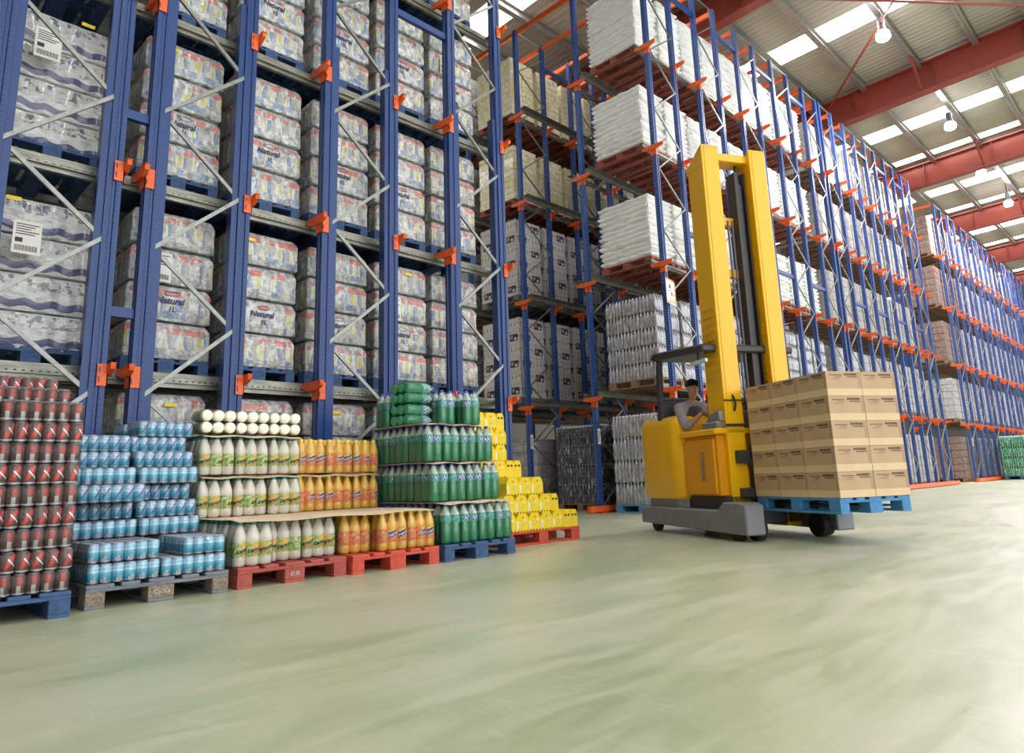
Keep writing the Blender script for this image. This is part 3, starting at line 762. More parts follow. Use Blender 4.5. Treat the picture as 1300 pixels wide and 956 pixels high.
# lane 3: yellow trays above, white cartons below
def tray_mesh():
    b = MB().box(-.2, .2, -.2, .2, 0, .146); return b.mesh('tray', 'yellowtray', bevel=.008)
TRAY = tray_mesh()
def wc_mesh(lab=True):
    b = MB().box(-.2, .2, -.2, .2, 0, .30)
    for s in (0, 1):
        def q(x0, x1, z0, z1, m, d=.002):
            if s == 0: b.box(x0, x1, -.2-d, -.2, z0, z1, m)
            else: b.box(-.2-d, -.2, -x1, -x0, z0, z1, m)
        if lab: q(-.11, .14, .07, .23, 1); q(-.08, -.01, .12, .20, 2, .004); q(.04, .10, .09, .15, 3, .004)
        else: q(-.06, -.04, .12, .19, 4); q(.05, .07, .12, .19, 4); q(-.06, -.04, .22, .25, 2); q(.05, .07, .22, .25, 2)
        q(-.175, -.155, .15, .20, 4); q(-.175, -.155, .09, .12, 4); q(.15, .17, .15, .20, 4); q(-.17, .17, .285, .289, 4)
    return b.mesh('white_carton', 'whitecarton', 'navy', 'amber', 'white', 'black')
WC = [wc_mesh(), wc_mesh(False)]
for i in range(5):
    for k in (1, 2, 3, 4):
        x = 11.2+.93*i; y = 11.2; z = zs[k]
        nm = 'third lane, %s, %s bay' % (lev_name[k], ORD[i])
        if k >= 3: load('yellow and white trays', nm, 'yellow tray loads', (x, y, z), TRAY, 2, 3, 9 if k == 3 else 10, .402, .402, .149, pal='rackred', part='tray')
        else: load('white cartons with navy labels', nm, 'white carton loads', (x, y, z), WC, 2, 3, 6, .402, .402, .302, pal='grey', part='carton')
for i in range(3):
    boxload('grey filler goods', 'third lane, floor, %s bay' % ORD[i], 'wrapped loads in the middle block', (11.6+.95*i, 11.2, 0), 1.4, 'wrap_grey')
for i in range(4):  # loads added deep in the lanes to darken bright gaps between racks
    for k in range(5):
        if i > 0 or k in (1, 2):
            boxload('grey filler goods', 'second lane, %s, deep bay %s' % (lev_name[k], ORD[i]), 'wrapped loads in the middle block', (14.6+.95*i, 9.41, zs[k]), 1.5, 'wrap_grey')
        for i_ in (i, i+4): boxload('pale filler goods', 'fourth lane, %s, %s bay' % (lev_name[k], ORD[i_]), 'wrapped loads in the middle block', (11.3+.95*i_, 13.0, zs[k]), 1.5 if k < 4 else 1.9, 'wrap_grey')
for i in range(6):  # loads added behind the front lane so its gaps stay dark
    for k, z in enumerate([0]+[q+.206 for q in LB]):
        boxload('grey filler goods', 'left block, second lane, %s, %s bay' % (lev_name[k], ORD[i]), 'filler loads in the left block', (1.2+.96*i, 9.4, z), 1.55, 'wrap_grey')
for k, z in enumerate(LB):
    rail(-1.2, 6.62, 8.745, z+.065, 'galvanised rail, left block, second lane, %s level, near side' % ORD[k], 'rails of the left block')
    rail(-1.2, 6.62, 10.055, z+.065, 'galvanised rail, left block, second lane, %s level, far side' % ORD[k], 'rails of the left block', -1)
for k, z in enumerate(RB):
    rail(10.62, 18.6, 12.3, z+.19, 'galvanised rail of the middle block, %s level, near side of the fourth lane' % ORD[k], 'rails of the middle block', 1, .10)
    rail(10.62, 18.6, 13.7, z+.19, 'galvanised rail of the middle block, %s level, far side of the fourth lane' % ORD[k], 'rails of the middle block', -1, .10)
# far block
for i in range(14):
    for k, z in enumerate(zs):
        x = 31.9+1.04*i if i < 5 else 37.1+1.3*(i-5)
        boxload('%s wrapped boxes' % ('brown' if i < 3 else 'pale'), 'far block, %s, %s bay' % (lev_name[k], ORD[i]), 'wrapped loads in the far block',
                (x, 7.61, z), 1.6, 'wrap_pink' if (i < 3 or (k > 2 and i < 4)) and k != 1 else ('wrap_white' if k != 1 or i else 'wrap_grey'))
# green drinks parked beside the far block
for i in range(4):
    load('green bottles', 'at the foot of the far block, %s from the left' % ORD[i], 'green bottle loads far down the aisle', (34.9+1.0*i, 5.75, 0), PK_GREEN, 2, 3, 4, .402, .402, .402, pal='blue')
# card and labels on posts
cd = thing('location_card', 'white and peach card hung on the nearest corner post of the middle block', 'card', (10.70, 6.58, 3.72))
b = MB().prism([(-.15, .02), (.15, -.02), (.15, .45), (-.15, .5)], -.004, 0, axis='y'); obj('card_sheet', b.mesh('card', 'white'), cd)
b = MB().prism([(-.15, .47), (.15, .42), (.15, .45), (-.15, .5)], -.006, -.004, axis='y').prism([(.12, 0), (.15, 0), (.15, .45), (.12, .45)], -.006, -.004, axis='y').box(-.13, .13, -.007, -.005, .03, .05).box(-.10, .1, -.007, -.005, .08, .09)
obj('card_border', b.mesh('card_border', 'amber'), cd)
vs, fs = bend_text('A', .12, 0, .33, 0, 0); b = MB().add([(x-.03, -.007, z) for x, y, z in vs], fs)
vs, fs = bend_text('8', .09, 0, .19, 0, 0); b.add([(x+.02, -.007, z) for x, y, z in vs], fs); b.box(-.09, .03, -.008, -.006, .245, .253).box(.06, .11, -.008, -.006, .17, .18)
obj('card_print', b.mesh('card_print', 'navy'), cd)
for (x, y, z, lab) in ((10.72, 8.44, 1.30, 'small white label on the inner post beside the dark bottles'), (10.72, 10.26, 1.30, 'small white label on the third-row post behind the yellow packs'),
                       (31.5, 6.63, 1.35, 'tiny white label on the first post of the far block')):
    b = MB().box(-.04, .04, -.006, 0, 0, .30).box(-.02, .0, -.008, -.006, .04, .26, 1)
    tag(obj('post_label', b.mesh('post_label', 'white', 'black'), None, (x, y, z)), lab, 'label')

# ------------------------------------------------------------------ the display row on the floor
YF = 4.92
CANR = .0345
can_prof = [(.024, 0), (.0325, .006), (CANR, .014), (CANR, .100), (.029, .113), (.0265, .1155)]
def can_mesh(mat): return MB().lathe(can_prof, 14, mats=[1, 1, 0, 0, 1, 1]).mesh('can', mat, 'alu', smooth=True, angle=35)
CAN = {'red': can_mesh('can_red'), 'blue': can_mesh('can_blue')}
def film_box(hx, hy, h, name='film', inset=.012, slack=.003):
    prof = [(inset, .001), (-.003, .012), (-.003, h-.012), (inset, h+.003)]
    seg = 3; rc = .025; per = []
    for cx, cy, a0 in ((hx-rc, hy-rc, 0), (-hx+rc, hy-rc, 90), (-hx+rc, -hy+rc, 180), (hx-rc, -hy+rc, 270)):
        for i in range(seg+1): a = R(a0+90*i/seg); per.append((cx, cy, math.cos(a), math.sin(a)))
    n = len(per); vs = []
    for ins, z in prof:
        for cx, cy, ca, sa in per: vs.append((cx+(rc-ins)*ca, cy+(rc-ins)*sa, z))
    fs = [(j*n+i, j*n+(i+1) % n, (j+1)*n+(i+1) % n, (j+1)*n+i) for j in range(3) for i in range(n)]
    fs += [list(range(n))[::-1], list(range(3*n, 4*n))]
    return MB().add(vs, fs).mesh(name, 'film', smooth=True, angle=60)
FILM_CAN = film_box(6*.0695/2, 4*.0695/2, .117)
def can_pack(color, label, x, y, z, rz=0., back=False, nx=6, ny=4, group=None):
    """x, y: centre of the pack"""
    t = thing('can_pack', label, 'can pack', (x, y, z), rz, group)
    for i in range(nx):
        for j in range(ny):
            if 0 < i < nx-1 and 0 < j < ny-1 and False: continue
            a = (PI+.0 if back else 0)+random.uniform(-.35, .35)+(.25 if not back else .4)
            obj('can', CAN[color], t, ((i-(nx-1)/2)*.0695, (j-(ny-1)/2)*.0695, 0), a)
    obj('shrink_film', FILM_CAN, t)
    return t
PW, PD = 6*.0695, 4*.0695
# red cans: pallet x .25..1.11
pallet_full('dark blue pallet under the red can stack at the left picture edge', 'pallets of the display row', (.68, 4.80+.6, 0), 0, 'wood_blue')
for k in range(9):
    for r in range(3):
        for c in range(2):
            can_pack('red', 'red and black can pack, %s layer up, %s side, %s row' % (ORD[k], 'right' if c else 'left', ('front', 'second', 'third')[r]),
                     1.105-PW/2-(1-c)*(PW+.012)+random.uniform(-.006, .006), 4.815+PD/2+r*(PD+.008), .146+k*.1215, 0, back=(k % 2 == 0), group='red can packs')
for kk, (k, yy, xr) in enumerate(((9, 5.17, 1.10), (10, 5.56, 1.10))):
    for r in range(2):
        for c in range(2):
            can_pack('red', 'red can pack in the set back %s layer, %s, %s row' % ('upper' if kk else 'lower', 'right' if c else 'left', 'front' if r == 0 else 'rear'),
                     xr-PW/2-(1-c)*(PW+.012), yy+PD/2+r*(PD+.008), .146+k*.1215, 0, back=kk == 0, group='red can packs')
# blue cans: pallet x 1.2..2.08
pallet_full('worn grey blue pallet under the blue can stack', 'pallets of the display row', (1.645, YF+.6, 0), 0, 'wood_grey', 'wood_chip', stamp='CHEP' if False else 'CaiXa')
XL, XR = 1.215+PW/2, 1.215+PW*1.5+.015
G = 'blue can packs'
def bl(k): return .146+k*.1205
fronts = {0: (4.93, 4.93), 1: (4.96, None), 2: (5.44, 5.44), 3: (5.56, 5.54), 4: (5.30, 5.66), 5: (5.54, 5.54), 6: (5.68, 5.64), 7: (5.72, 5.80), 8: (None, None)}
for k, (a, b_) in fronts.items():
    nr = 3 if k < 2 else 2
    for c, yy in ((0, a), (1, b_)):
        if yy is None: continue
        for r in range(nr):
            can_pack('blue', 'blue can pack, %s layer up, %s side, %s row' % (ORD[k], 'right' if c else 'left', ('front', 'second', 'third')[r]), (XL, XR)[c]+random.uniform(-.005, .005), yy+PD/2+r*(PD+.006), bl(k), 0,
                     back=k in (0, 1, 2, 5), group=G)
for j in range(1):
    can_pack('blue', 'blue can pack turned end-on at the right of the second layer', 2.06-PD/2, 4.95+PW/2, bl(1), PI/2, group=G)
    can_pack('blue', 'blue can pack lying behind the end-on pack in the second layer', 2.06-PD/2, 4.95+PW*1.5+.01, bl(1), PI/2, group=G)
can_pack('blue', 'topmost blue can pack, front one at the right', 1.90, 5.80+PD/2, bl(8), .06, group=G)
can_pack('blue', 'blue can pack behind the topmost front one', 1.90, 6.0+PD*1.5-.10, bl(8), .03, group=G)

# bottles
def bottle_mesh(name, r, h, mats, prof=None, n=16, slots=None):
    return MB().lathe(prof, n, mats=slots).mesh(name, *mats, smooth=True, angle=60)
r = .0485
lem_prof = [(.034, 0), (.045, .006), (r, .020), (r, .06), (r-.0015, .065), (r-.0015, .168), (r, .173), (r, .196), (.045, .216), (.035, .246), (.025, .272), (.0205, .288)]
LEM = bottle_mesh('lemon_bottle', r, .3, ('lemon',), lem_prof)
ORA = bottle_mesh('orange_bottle', r, .3, ('orangejuice',), lem_prof)
def cap_mesh(mat, r0, z0, z1): return MB().lathe([(r0, z0), (r0, z1-.003), (r0*.85, z1)], 12).mesh('cap', mat, smooth=True)
CAPT = cap_mesh('cap_teal', .023, .286, .308); CAPY = cap_mesh('cap_yellow', .023, .286, .308)
def label_mesh(mat, r0, z0, z1, txt=None, size=.03, zc=.1, rot=.28, tmat='white'):
    n = 24; vs = []
    for z in (z0, z1):
        for i in range(n): a = 2*PI*i/n; vs.append((r0*math.sin(a), -r0*math.cos(a), z))
    b = MB().add(vs, [(i, (i+1) % n, (i+1) % n+n, i+n) for i in range(n)])
    me = b
    if txt:
        v, f = bend_text(txt, size, r0, zc, .3, rot); b.add(v, f, 1)
    return b.mesh('label', mat, tmat)
LBL = label_mesh('label_lemon', r+.0008, .066, .167, 'LemoN', .042, .115, .24, 'darkgreen')
LBO = label_mesh('label_orange', r+.0008, .066, .172, 'Orange', .034, .128, .38, 'white')
FILM_B = {}
def bottle_pack(kind, label, x, y, z, nx=3, ny=2, rz=0., lay=False, p=None, group=None):
    bm_, lb, cp, pp, h = {'lemon': (LEM, LBL, CAPT, .098, .312), 'orange': (ORA, LBO, CAPY, .098, .312), 'green': (GRE, LBG, CAPB, .105, .352)}[kind]
    t = thing('bottle_pack', label, 'bottle pack', (x, y, z), rz, group)
    if lay: t.rotation_euler = lay
    for i in range(nx):
        for j in range(ny):
            o = obj('bottle', bm_, t, ((i-(nx-1)/2)*pp, (j-(ny-1)/2)*pp, 0), random.choice((0., .5, -.5, 1.2, -.3, .2, 2.6)))
            obj('label', lb, o); obj('cap', cp, o)
    k = (kind, nx, ny)
    if k not in FILM_B:
        FILM_B[k] = bottle_film_mesh(nx*pp/2, ny*pp/2, h)
    obj('shrink_film', FILM_B[k], t)
    return t
def bottle_film_mesh(hx, hy, h):
    prof = [(.012, .002), (0, .015), (0, h*.62), (.010, h*.74), (.024, h*.9), (.030, h*.93)]
    seg = 4; rc = .04; per = []
    for cx, cy, a0 in ((hx-rc, hy-rc, 0), (-hx+rc, hy-rc, 90), (-hx+rc, -hy+rc, 180), (hx-rc, -hy+rc, 270)):
        for i in range(seg+1): a = R(a0+90*i/seg); per.append((cx, cy, math.cos(a), math.sin(a)))
    n = len(per); vs = []
    for ins, zz in prof:
        for cx, cy, ca, sa in per: vs.append((cx+(rc-ins+.002)*ca, cy+(rc-ins+.002)*sa, zz))
    fs = [(j*n+i, j*n+(i+1) % n, (j+1)*n+(i+1) % n, (j+1)*n+i) for j in range(len(prof)-1) for i in range(n)]
    return MB().add(vs, fs).mesh('bottle_film', 'film', smooth=True, angle=60)
g = .052
gre_prof = [(.030, 0), (.046, .006), (g, .022), (g, .178), (g-.002, .182), (g-.002, .246), (g, .25), (.047, .262), (.034, .288), (.020, .312), (.0155, .328)]
GRE = bottle_mesh('green_bottle', g, .35, ('pet_body', 'pet_neck'), gre_prof, 16, [0, 0, 0, 0, 0, 0, 1, 1, 1, 1, 1])
LBG = label_mesh('label_green', g-.0005, .183, .245); CAPB = cap_mesh('cap_blue', .0185, .326, .352)

def sheet(label, x0, x1, y0, y1, z, seed=0):
    rn = random.Random(seed); nx, ny = 12, 8; vs = []
    for s in (0, .004):
        for i in range(nx+1):
            for j in range(ny+1):
                x = x0+(x1-x0)*i/nx; y = y0+(y1-y0)*j/ny
                e = 1 if j == 0 else 0
                sag = (.006*math.sin(i*1.3+seed)-(.012 if j == 0 else 0))
                vs.append((x, y+(.012*math.sin(i*2.1+seed) if j == 0 else 0), z+sag*(1 if j < 2 else .1)+s))
    o = (nx+1)*(ny+1); f = lambda i, j: i*(ny+1)+j; fs = []
    for i in range(nx):
        for j in range(ny):
            fs += [(f(i, j), f(i, j+1), f(i+1, j+1), f(i+1, j)), (o+f(i, j), o+f(i+1, j), o+f(i+1, j+1), o+f(i, j+1))]
    for i in range(nx): fs += [(f(i, 0), f(i+1, 0), o+f(i+1, 0), o+f(i, 0)), (f(i+1, ny), f(i, ny), o+f(i, ny), o+f(i+1, ny))]
    for j in range(ny): fs += [(f(0, j+1), f(0, j), o+f(0, j), o+f(0, j+1)), (f(nx, j), f(nx, j+1), o+f(nx, j+1), o+f(nx, j))]
    me = MB().add([(a-x0, b_-y0, c) for a, b_, c in [(v[0], v[1], v[2]-z) for v in vs]], fs).mesh('card_sheet', 'card')
    tag(obj('cardboard_sheet', me, None, (x0, y0, z)), label, 'cardboard', 'cardboard layer sheets')

# lemon
pallet_full('faded red pallet under the pale lemon drink bottles', 'pallets of the display row', (2.58, 4.94+.6, 0), 0, 'wood_red', stamp='EUR')
pp = .098; wv = 3*pp-.004
for r_ in range(5):
    for c in range(3):
        yy = (4.97 if c == 0 else 5.09)+pp+r_*(2*pp+.006)
        bottle_pack('lemon', 'pale lemon bottle pack on the pallet, %s of three across, %s row' % (('left', 'middle', 'right')[c], ('front', 'second', 'third', 'fourth', 'rear')[r_]),
                    2.135+wv/2+c*(wv+.004), yy, .146, group='lemon bottle packs')
sheet('long pale cardboard sheet over the bottom lemon and orange bottles', 2.14, 3.90, 4.93, 6.2, .462, 1)
for lv_, z in ((2, .470), (3, .805)):
    for r_ in range(3):
        for c in range(3):
            bottle_pack('lemon', 'pale lemon bottle pack in the %s layer, %s of three across, %s row' % (ORD[lv_-1], ('left', 'middle', 'right')[c], ('front', 'second', 'rear')[r_]),
                        2.14+wv/2+c*(wv+.003), 5.72+(0 if c == 1 else -.03 if (c == 2 and lv_ == 2) else 0)+pp+r_*(2*pp+.006), z, group='lemon bottle packs')
    sheet('cardboard sheet on the %s lemon layer' % ORD[lv_-1], 2.16, 3.0, 5.70, 6.2, z+.316, lv_)
for c in range(3):
    # packs lying on their backs, bases towards the aisle
    bottle_pack('lemon', 'lemon bottle pack lying on top, bases to the aisle, %s of three' % ('left', 'middle', 'right')[c], 2.15+wv/2+c*(wv+.002), 5.76, 1.14+pp,
                lay=(R(-90), 0, 0), group='lemon bottle packs')
# orange
pallet_full('bright red pallet under the orange drink bottles', 'pallets of the display row', (3.475, 4.90+.6, 0), 0, 'wood_orange')
for r_ in range(5):
    for c in range(3):
        yy = (5.05 if c == 0 else 4.94)+pp+r_*(2*pp+.006)
        bottle_pack('orange', 'orange drink pack on the pallet, %s of three across, %s row' % (('left', 'middle', 'right')[c], ('front', 'second', 'third', 'fourth', 'rear')[r_]),
                    3.03+wv/2+c*(wv+.003), yy, .146, group='orange bottle packs')
for lv_, z in ((2, .470), (3, .805)):
    for r_ in range(2):
        for c in range(3):
            bottle_pack('orange', 'orange drink pack in the %s layer, %s of three across, %s row' % (ORD[lv_-1], ('left', 'middle', 'right')[c], ('front', 'rear')[r_]),
                        3.035+wv/2+c*(wv+.001), 5.82+pp+r_*(2*pp+.006), z, group='orange bottle packs')
    if lv_ == 2: sheet('cardboard sheet between the two upper orange layers', 3.04, 3.9, 5.81, 6.2, z+.316, 7)
# green
pallet_full('dark blue pallet under the green bottles', 'pallets of the display row', (4.38, 4.87+.6, 0), 0, 'wood_blue')
gp = .105
def glayer(nm, z, y0, cols, rows, x0=3.975, nx=2, ny=3, tilt=0.):
    for c in range(cols):
        for r_ in range(rows):
            if 0 < c < cols-1 and r_ > 1 and nm != 'top': continue
            bottle_pack('green', 'green bottle pack, %s layer, %s column from the left, %s row from the front' % (nm, ORD[c], ORD[r_]), x0+nx*gp/2+c*(nx*gp+.004), y0+ny*gp/2+r_*(ny*gp+.004), z, nx, ny,
                        group='green bottle packs')
glayer('bottom', .146, 4.90, 4, 3, x0=3.965)
sheet('cardboard sheet on the bottom green layer', 3.96, 4.81, 4.90, 5.9, .502, 3)
glayer('second', .512, 5.05, 4, 3, x0=3.955)
sheet('cardboard sheet on the second green layer', 3.95, 4.80, 5.06, 6.0, .868, 4)
glayer('third', .878, 5.14, 4, 3, x0=3.96)
sheet('cardboard sheet on the third green layer', 3.96, 4.82, 5.14, 6.05, 1.234, 5)
# top layer: standing packs at the right, a lying pile behind at the left, two standing packs at the back
for i, (x, y) in enumerate(((4.66, 5.42), (4.62, 5.75), (4.42, 5.52))):
    bottle_pack('green', 'green bottle pack standing on the top layer, %s' % ('right front', 'right rear', 'next to the lying pile')[i], x, y, 1.244, 2, 3, group='green bottle packs')
bottle_pack('green', 'green bottle pack standing at the back left corner of the top layer', 4.09, 5.93, 1.244, 2, 2, group='green bottle packs')
for k in range(2):
    bottle_pack('green', 'green bottle pack lying on its side in the pile on top, %s one' % ('lower', 'upper')[k], 3.99, 5.62, 1.242+gp+k*(2*gp+.005), 2, 3, lay=(0, R(90), 0), group='green bottle packs')
# yellow carriers
def carrier_mesh():
    w, d, h = .0925, .118, .186
    b = MB().prism([(-w, 0), (w, 0), (w, h*.66), (w*.62, h), (-w*.62, h), (-w, h*.66)], -d, d, axis='y')
    b.box(-w+.006, -w+.034, -d-.0015, -d, .018, .105, 1)
    for i in range(4): b.box(-w+.02+i*.045, -w+.036+i*.045, -d-.002, -d, .002, .014, 3)
    b.bar((.005, -d-.001, .055), (.03, -d-.001, .105), .002, .016, 4); b.bar((.03, -d-.001, .105), (.048, -d-.001, .118), .002, .022, 1); b.bar((-.01, -d-.001, .135), (.012, -d-.001, .150), .002, .012, 2)
    return b.mesh('carrier', 'yellow', 'white', 'cap_red', 'black', 'carton_pale')
def carrier_end_mesh():
    w, d, h = .058, .118, .186; b = MB()
    pts = [(-w, 0), (w, 0), (w, h*.72), (w*.6, h), (-w*.6, h), (-w, h*.72)]
    b.prism(pts, -d, d, axis='y')
    b.box(-.04, -.012, -d-.003, -d, .118, .140, 1).box(.012, .04, -d-.003, -d, .118, .140, 1)
    b.box(-.042, .042, -d-.002, -d, .075, .083, 2).box(-.035, .035, -d-.002, -d, .045, .05, 2)
    return b.mesh('carrier_end', 'yellow', 'black', 'carton_pale')
CAR, CARE = carrier_mesh(), carrier_end_mesh()
p = pallet_full('orange red pallet under the yellow bottle carriers', 'pallets of the display row', (5.64, 5.27+.43, 0), PI/2, 'wood_orange', stamp=None)
rows = [(6.235, 5.29, 2), (5.93, 5.30, 1), (5.70, 5.31, 0), (5.62, 5.56, 2), (5.67, 5.84, 0), (5.68, 5.85, 0), (5.70, 5.9, 1)]
for k, (xr, yf, ends) in enumerate(rows):
    z = .146+k*.188; x = xr; n = 0
    for e in range(ends):
        x -= .059
        tag(obj('bottle_carrier', CARE, None, (x, yf+.118, z)), 'yellow bottle carrier seen end-on, %s row up, %s from the right' % (ORD[k], ORD[e]), 'bottle carrier', 'yellow bottle carriers'); x -= .060
    c = 0
    while x-.19 > 5.0:
        x -= .0935
        for r_ in range(2 if k < 6 else 1):
            tag(obj('bottle_carrier', CAR, None, (x, yf+.118+r_*.242, z)), 'yellow cardboard bottle carrier, %s row up, %s from the right, %s' % (ORD[k], ORD[c+ends], 'front' if r_ == 0 else 'behind the front one'), 'bottle carrier', 'yellow bottle carriers')
        x -= .0935; c += 1

# ------------------------------------------------------------------ reach truck (local x across, -y is the travel direction)
PSI = R(-27.85)
CX, CY = 6.57, 2.47
def T(x, y, z=0.):
    return (CX+x*math.cos(PSI)-y*math.sin(PSI), CY+x*math.sin(PSI)+y*math.cos(PSI), z)
tr = thing('reach_truck', 'tall yellow mast reach truck with grey straddle legs carrying brown cartons', 'forklift', T(0, 0, 0), PSI)
def tp(name, mb, *m, bevel=0., smooth=False, parent=None): return obj(name, mb.mesh(name, *m, bevel=bevel, smooth=smooth), parent or tr)
# rear body: rounded cover
def rounded(x0, x1, y0, y1, z0, z1, rc, seg=6, crown=.04):
    per = []
    for cx, cy, a0 in ((x1-rc, y1-rc, 0), (x0+rc, y1-rc, 90), (x0+rc, y0+rc, 180), (x1-rc, y0+rc, 270)):
        for i in range(seg+1): a = R(a0+90*i/seg); per.append((cx, cy, math.cos(a), math.sin(a)))
    prof = [(.03, z0), (0, z0+.04), (0, z1-.10), (crown*.4, z1-.05), (crown*1.2, z1-.015), (crown*2.2, z1)]
    n = len(per); vs = []
    for ins, z in prof:
        for cx, cy, ca, sa in per: vs.append((cx+(rc-ins)*ca, cy+(rc-ins)*sa, z))
    fs = [(j*n+i, j*n+(i+1) % n, (j+1)*n+(i+1) % n, (j+1)*n+i) for j in range(len(prof)-1) for i in range(n)]
    fs += [list(range(n))[::-1], list(range(5*n, 6*n))]
    return MB().add(vs, fs)
body = tp('rear_cover', rounded(-.44, .84, 2.02, 3.0, .40, 1.38, .16), 'truck', smooth=True)
tp('cover_skirt', rounded(-.40, .80, 2.06, 2.94, .16, .40, .12, crown=.0), 'greymetal', smooth=True)
tp('battery_box', MB().box(-.33, .74, 1.36, 2.06, .44, 1.10), 'truck_dk', bevel=.012)
tp('side_panel', MB().box(-.36, -.33, 1.40, 2.0, .46, 1.06), 'truck_dk', bevel=.006)
tp('top_rail', MB().box(-.39, .78, 1.30, 2.05, 1.10, 1.165), 'truck', bevel=.015)
tp('panel_handle', MB().bar((-.375, 1.62, .60), (-.375, 1.60, .92), .02, .02), 'chrome')
tp('chassis', MB().box(-.30, .70, 1.3, 2.9, .13, .44), 'dark', bevel=.01)
tp('console', MB().box(-.34, .74, 1.32, 1.62, 1.165, 1.24).prism([(1.32, 1.24), (1.60, 1.24), (1.50, 1.34), (1.34, 1.36)], -.30, .70, axis='x'), 'chrome', bevel=.01)
w = tp('steering_wheel', MB().lathe([(.12, 0), (.14, .012), (.12, .024), (.105, .012)], 20, c=(-.05, 1.52, 1.36)).tube((-.05, 1.52, 1.25), (-.05, 1.52, 1.37), .02).box(-.16, .06, 1.51, 1.53, 1.363, 1.376), 'rubber')
tp('seat', MB().box(-.30, .06, 2.02, 2.44, .88, .93), 'seat', bevel=.03)
tp('backrest', MB().box(-.42, .08, 2.38, 2.48, 1.0, 1.62), 'seat', bevel=.04)
for s, nm in ((-1, 'left'), (1, 'right')):
    x0, x1 = (-.46, -.24) if s < 0 else (.62, .84)
    leg = tp('straddle_leg', MB().prism([(.78, .07), (.78, .36), (.86, .385), (1.16, .385), (1.28, .30), (3.0, .30), (3.0, .10)], x0, x1, axis='x'), 'greymetal', bevel=.012)
    tp('load_wheel', MB().lathe([(.10, -.05), (.125, -.04), (.125, .04), (.10, .05)], 20, axis='x', c=((x0+x1)/2+(.15 if s < 0 else -.16), .98, .125)), 'rubber', parent=leg)
    tp('load_wheel', MB().lathe([(.07, -.05), (.09, -.04), (.09, .04), (.07, .05)], 20, axis='x', c=((x0+x1)/2, 1.08, .092)), 'rubber', parent=leg)
    tp('caster', MB().lathe([(.08, -.04), (.10, -.03), (.10, .03), (.08, .04)], 18, axis='x', c=((x0+x1)/2, 2.78, .102)), 'rubber', parent=leg)
tp('drive_wheel', MB().lathe([(.14, -.06), (.17, -.045), (.17, .045), (.14, .06)], 24, axis='x', c=(.2, 2.45, .172)), 'rubber')
# mast
TOP = 4.5
for x0, sgn in ((-.235, 1), (.42, 1)):
    x1 = x0+.23
    mb = MB(); ix0, ix1 = x0, x1
    mb.box(x0, x0+.035, 1.30, 1.62, .10, TOP-.25).box(x0+.035, x1, 1.30, 1.34, .10, TOP).box(x0+.035, x1, 1.56, 1.60, .12, TOP-.15)
    mb.prism([(1.30, TOP-.25), (1.66, TOP-.25), (1.66, TOP-.20), (1.34, TOP), (1.30, TOP)], x0, x0+.035, axis='x')
    mb.prism([(1.30, TOP-.02), (1.66, TOP-.22), (1.66, TOP-.18), (1.30, TOP+.02)], x0, x1, axis='x')
    for i in range(10): mb.box(x0-.004, x0, 1.36, 1.58, 1.7+.09*i, 1.715+.09*i)
    up_ = tp('mast_upright', mb, 'truck', bevel=.006)
    tp('inner_channel', MB().box(x1-.08, x1-.01, 1.38, 1.54, .15, TOP-.12), 'truck_dk', parent=up_)
for i, z in enumerate((4.36, 3.60, 2.95, 2.05, .62)):
    tp('mast_crossbar', MB().box(-.12, .44, 1.50 if i else 1.36, 1.58, z, z+.10), 'truck', bevel=.008)
tp('lift_cylinder', MB().tube((.335, 1.46, .3), (.335, 1.46, 4.1), .05, 14).tube((.335, 1.46, 4.1), (.335, 1.46, 4.36), .025, 12), 'dark', smooth=True)
tp('lift_cylinder', MB().tube((-.06, 1.46, .3), (-.06, 1.46, 1.9), .035, 14).tube((-.06, 1.46, 1.9), (-.06, 1.46, 4.36), .014, 12), 'dark', smooth=True)
tp('hose_shield', MB().box(.26, .30, 1.40, 1.56, .4, 4.25).box(.385, .40, 1.40, 1.56, .4, 4.25), 'dark')
for x in (.10, .16): tp('lift_chain', MB().box(x, x+.022, 1.40, 1.412, .5, 3.62), 'dark')
ca = tp('fork_carriage', MB().box(-.02, .82, 1.245, 1.29, .40, .52).box(-.02, .82, 1.245, 1.29, .74, .84).box(.02, .07, 1.26, 1.30, .36, 1.0).box(.73, .78, 1.26, 1.30, .36, 1.0).box(-.16, -.02, 1.22, 1.32, .78, .92).box(-.14, -.02, 1.22, 1.32, .42, .52), 'dark', bevel=.006)
tp('mast_band', MB().box(-.242, -.0, 1.285, 1.30, 1.46, 1.475).box(-.242, -.0, 1.285, 1.30, 1.18, 1.21), 'dark')
for x in (.17, .52): tp('fork', MB().box(x, x+.11, 1.21, 1.25, .335, .86).prism([(1.25, .332), (1.25, .372), (.08, .352), (.05, .336)], x, x+.11, axis='x'), 'dark')
h = MB()
for i in range(10):
    a = i/9*PI; b_ = (i+1)/9*PI
    h.tube((-.12, 1.29-.03*math.sin(a), 1.35+.16*i/9), (-.12+.0, 1.29-.03*math.sin(b_), 1.35+.16*(i+1)/9), .012, 6)
tp('hydraulic_hose', h, 'rubber')
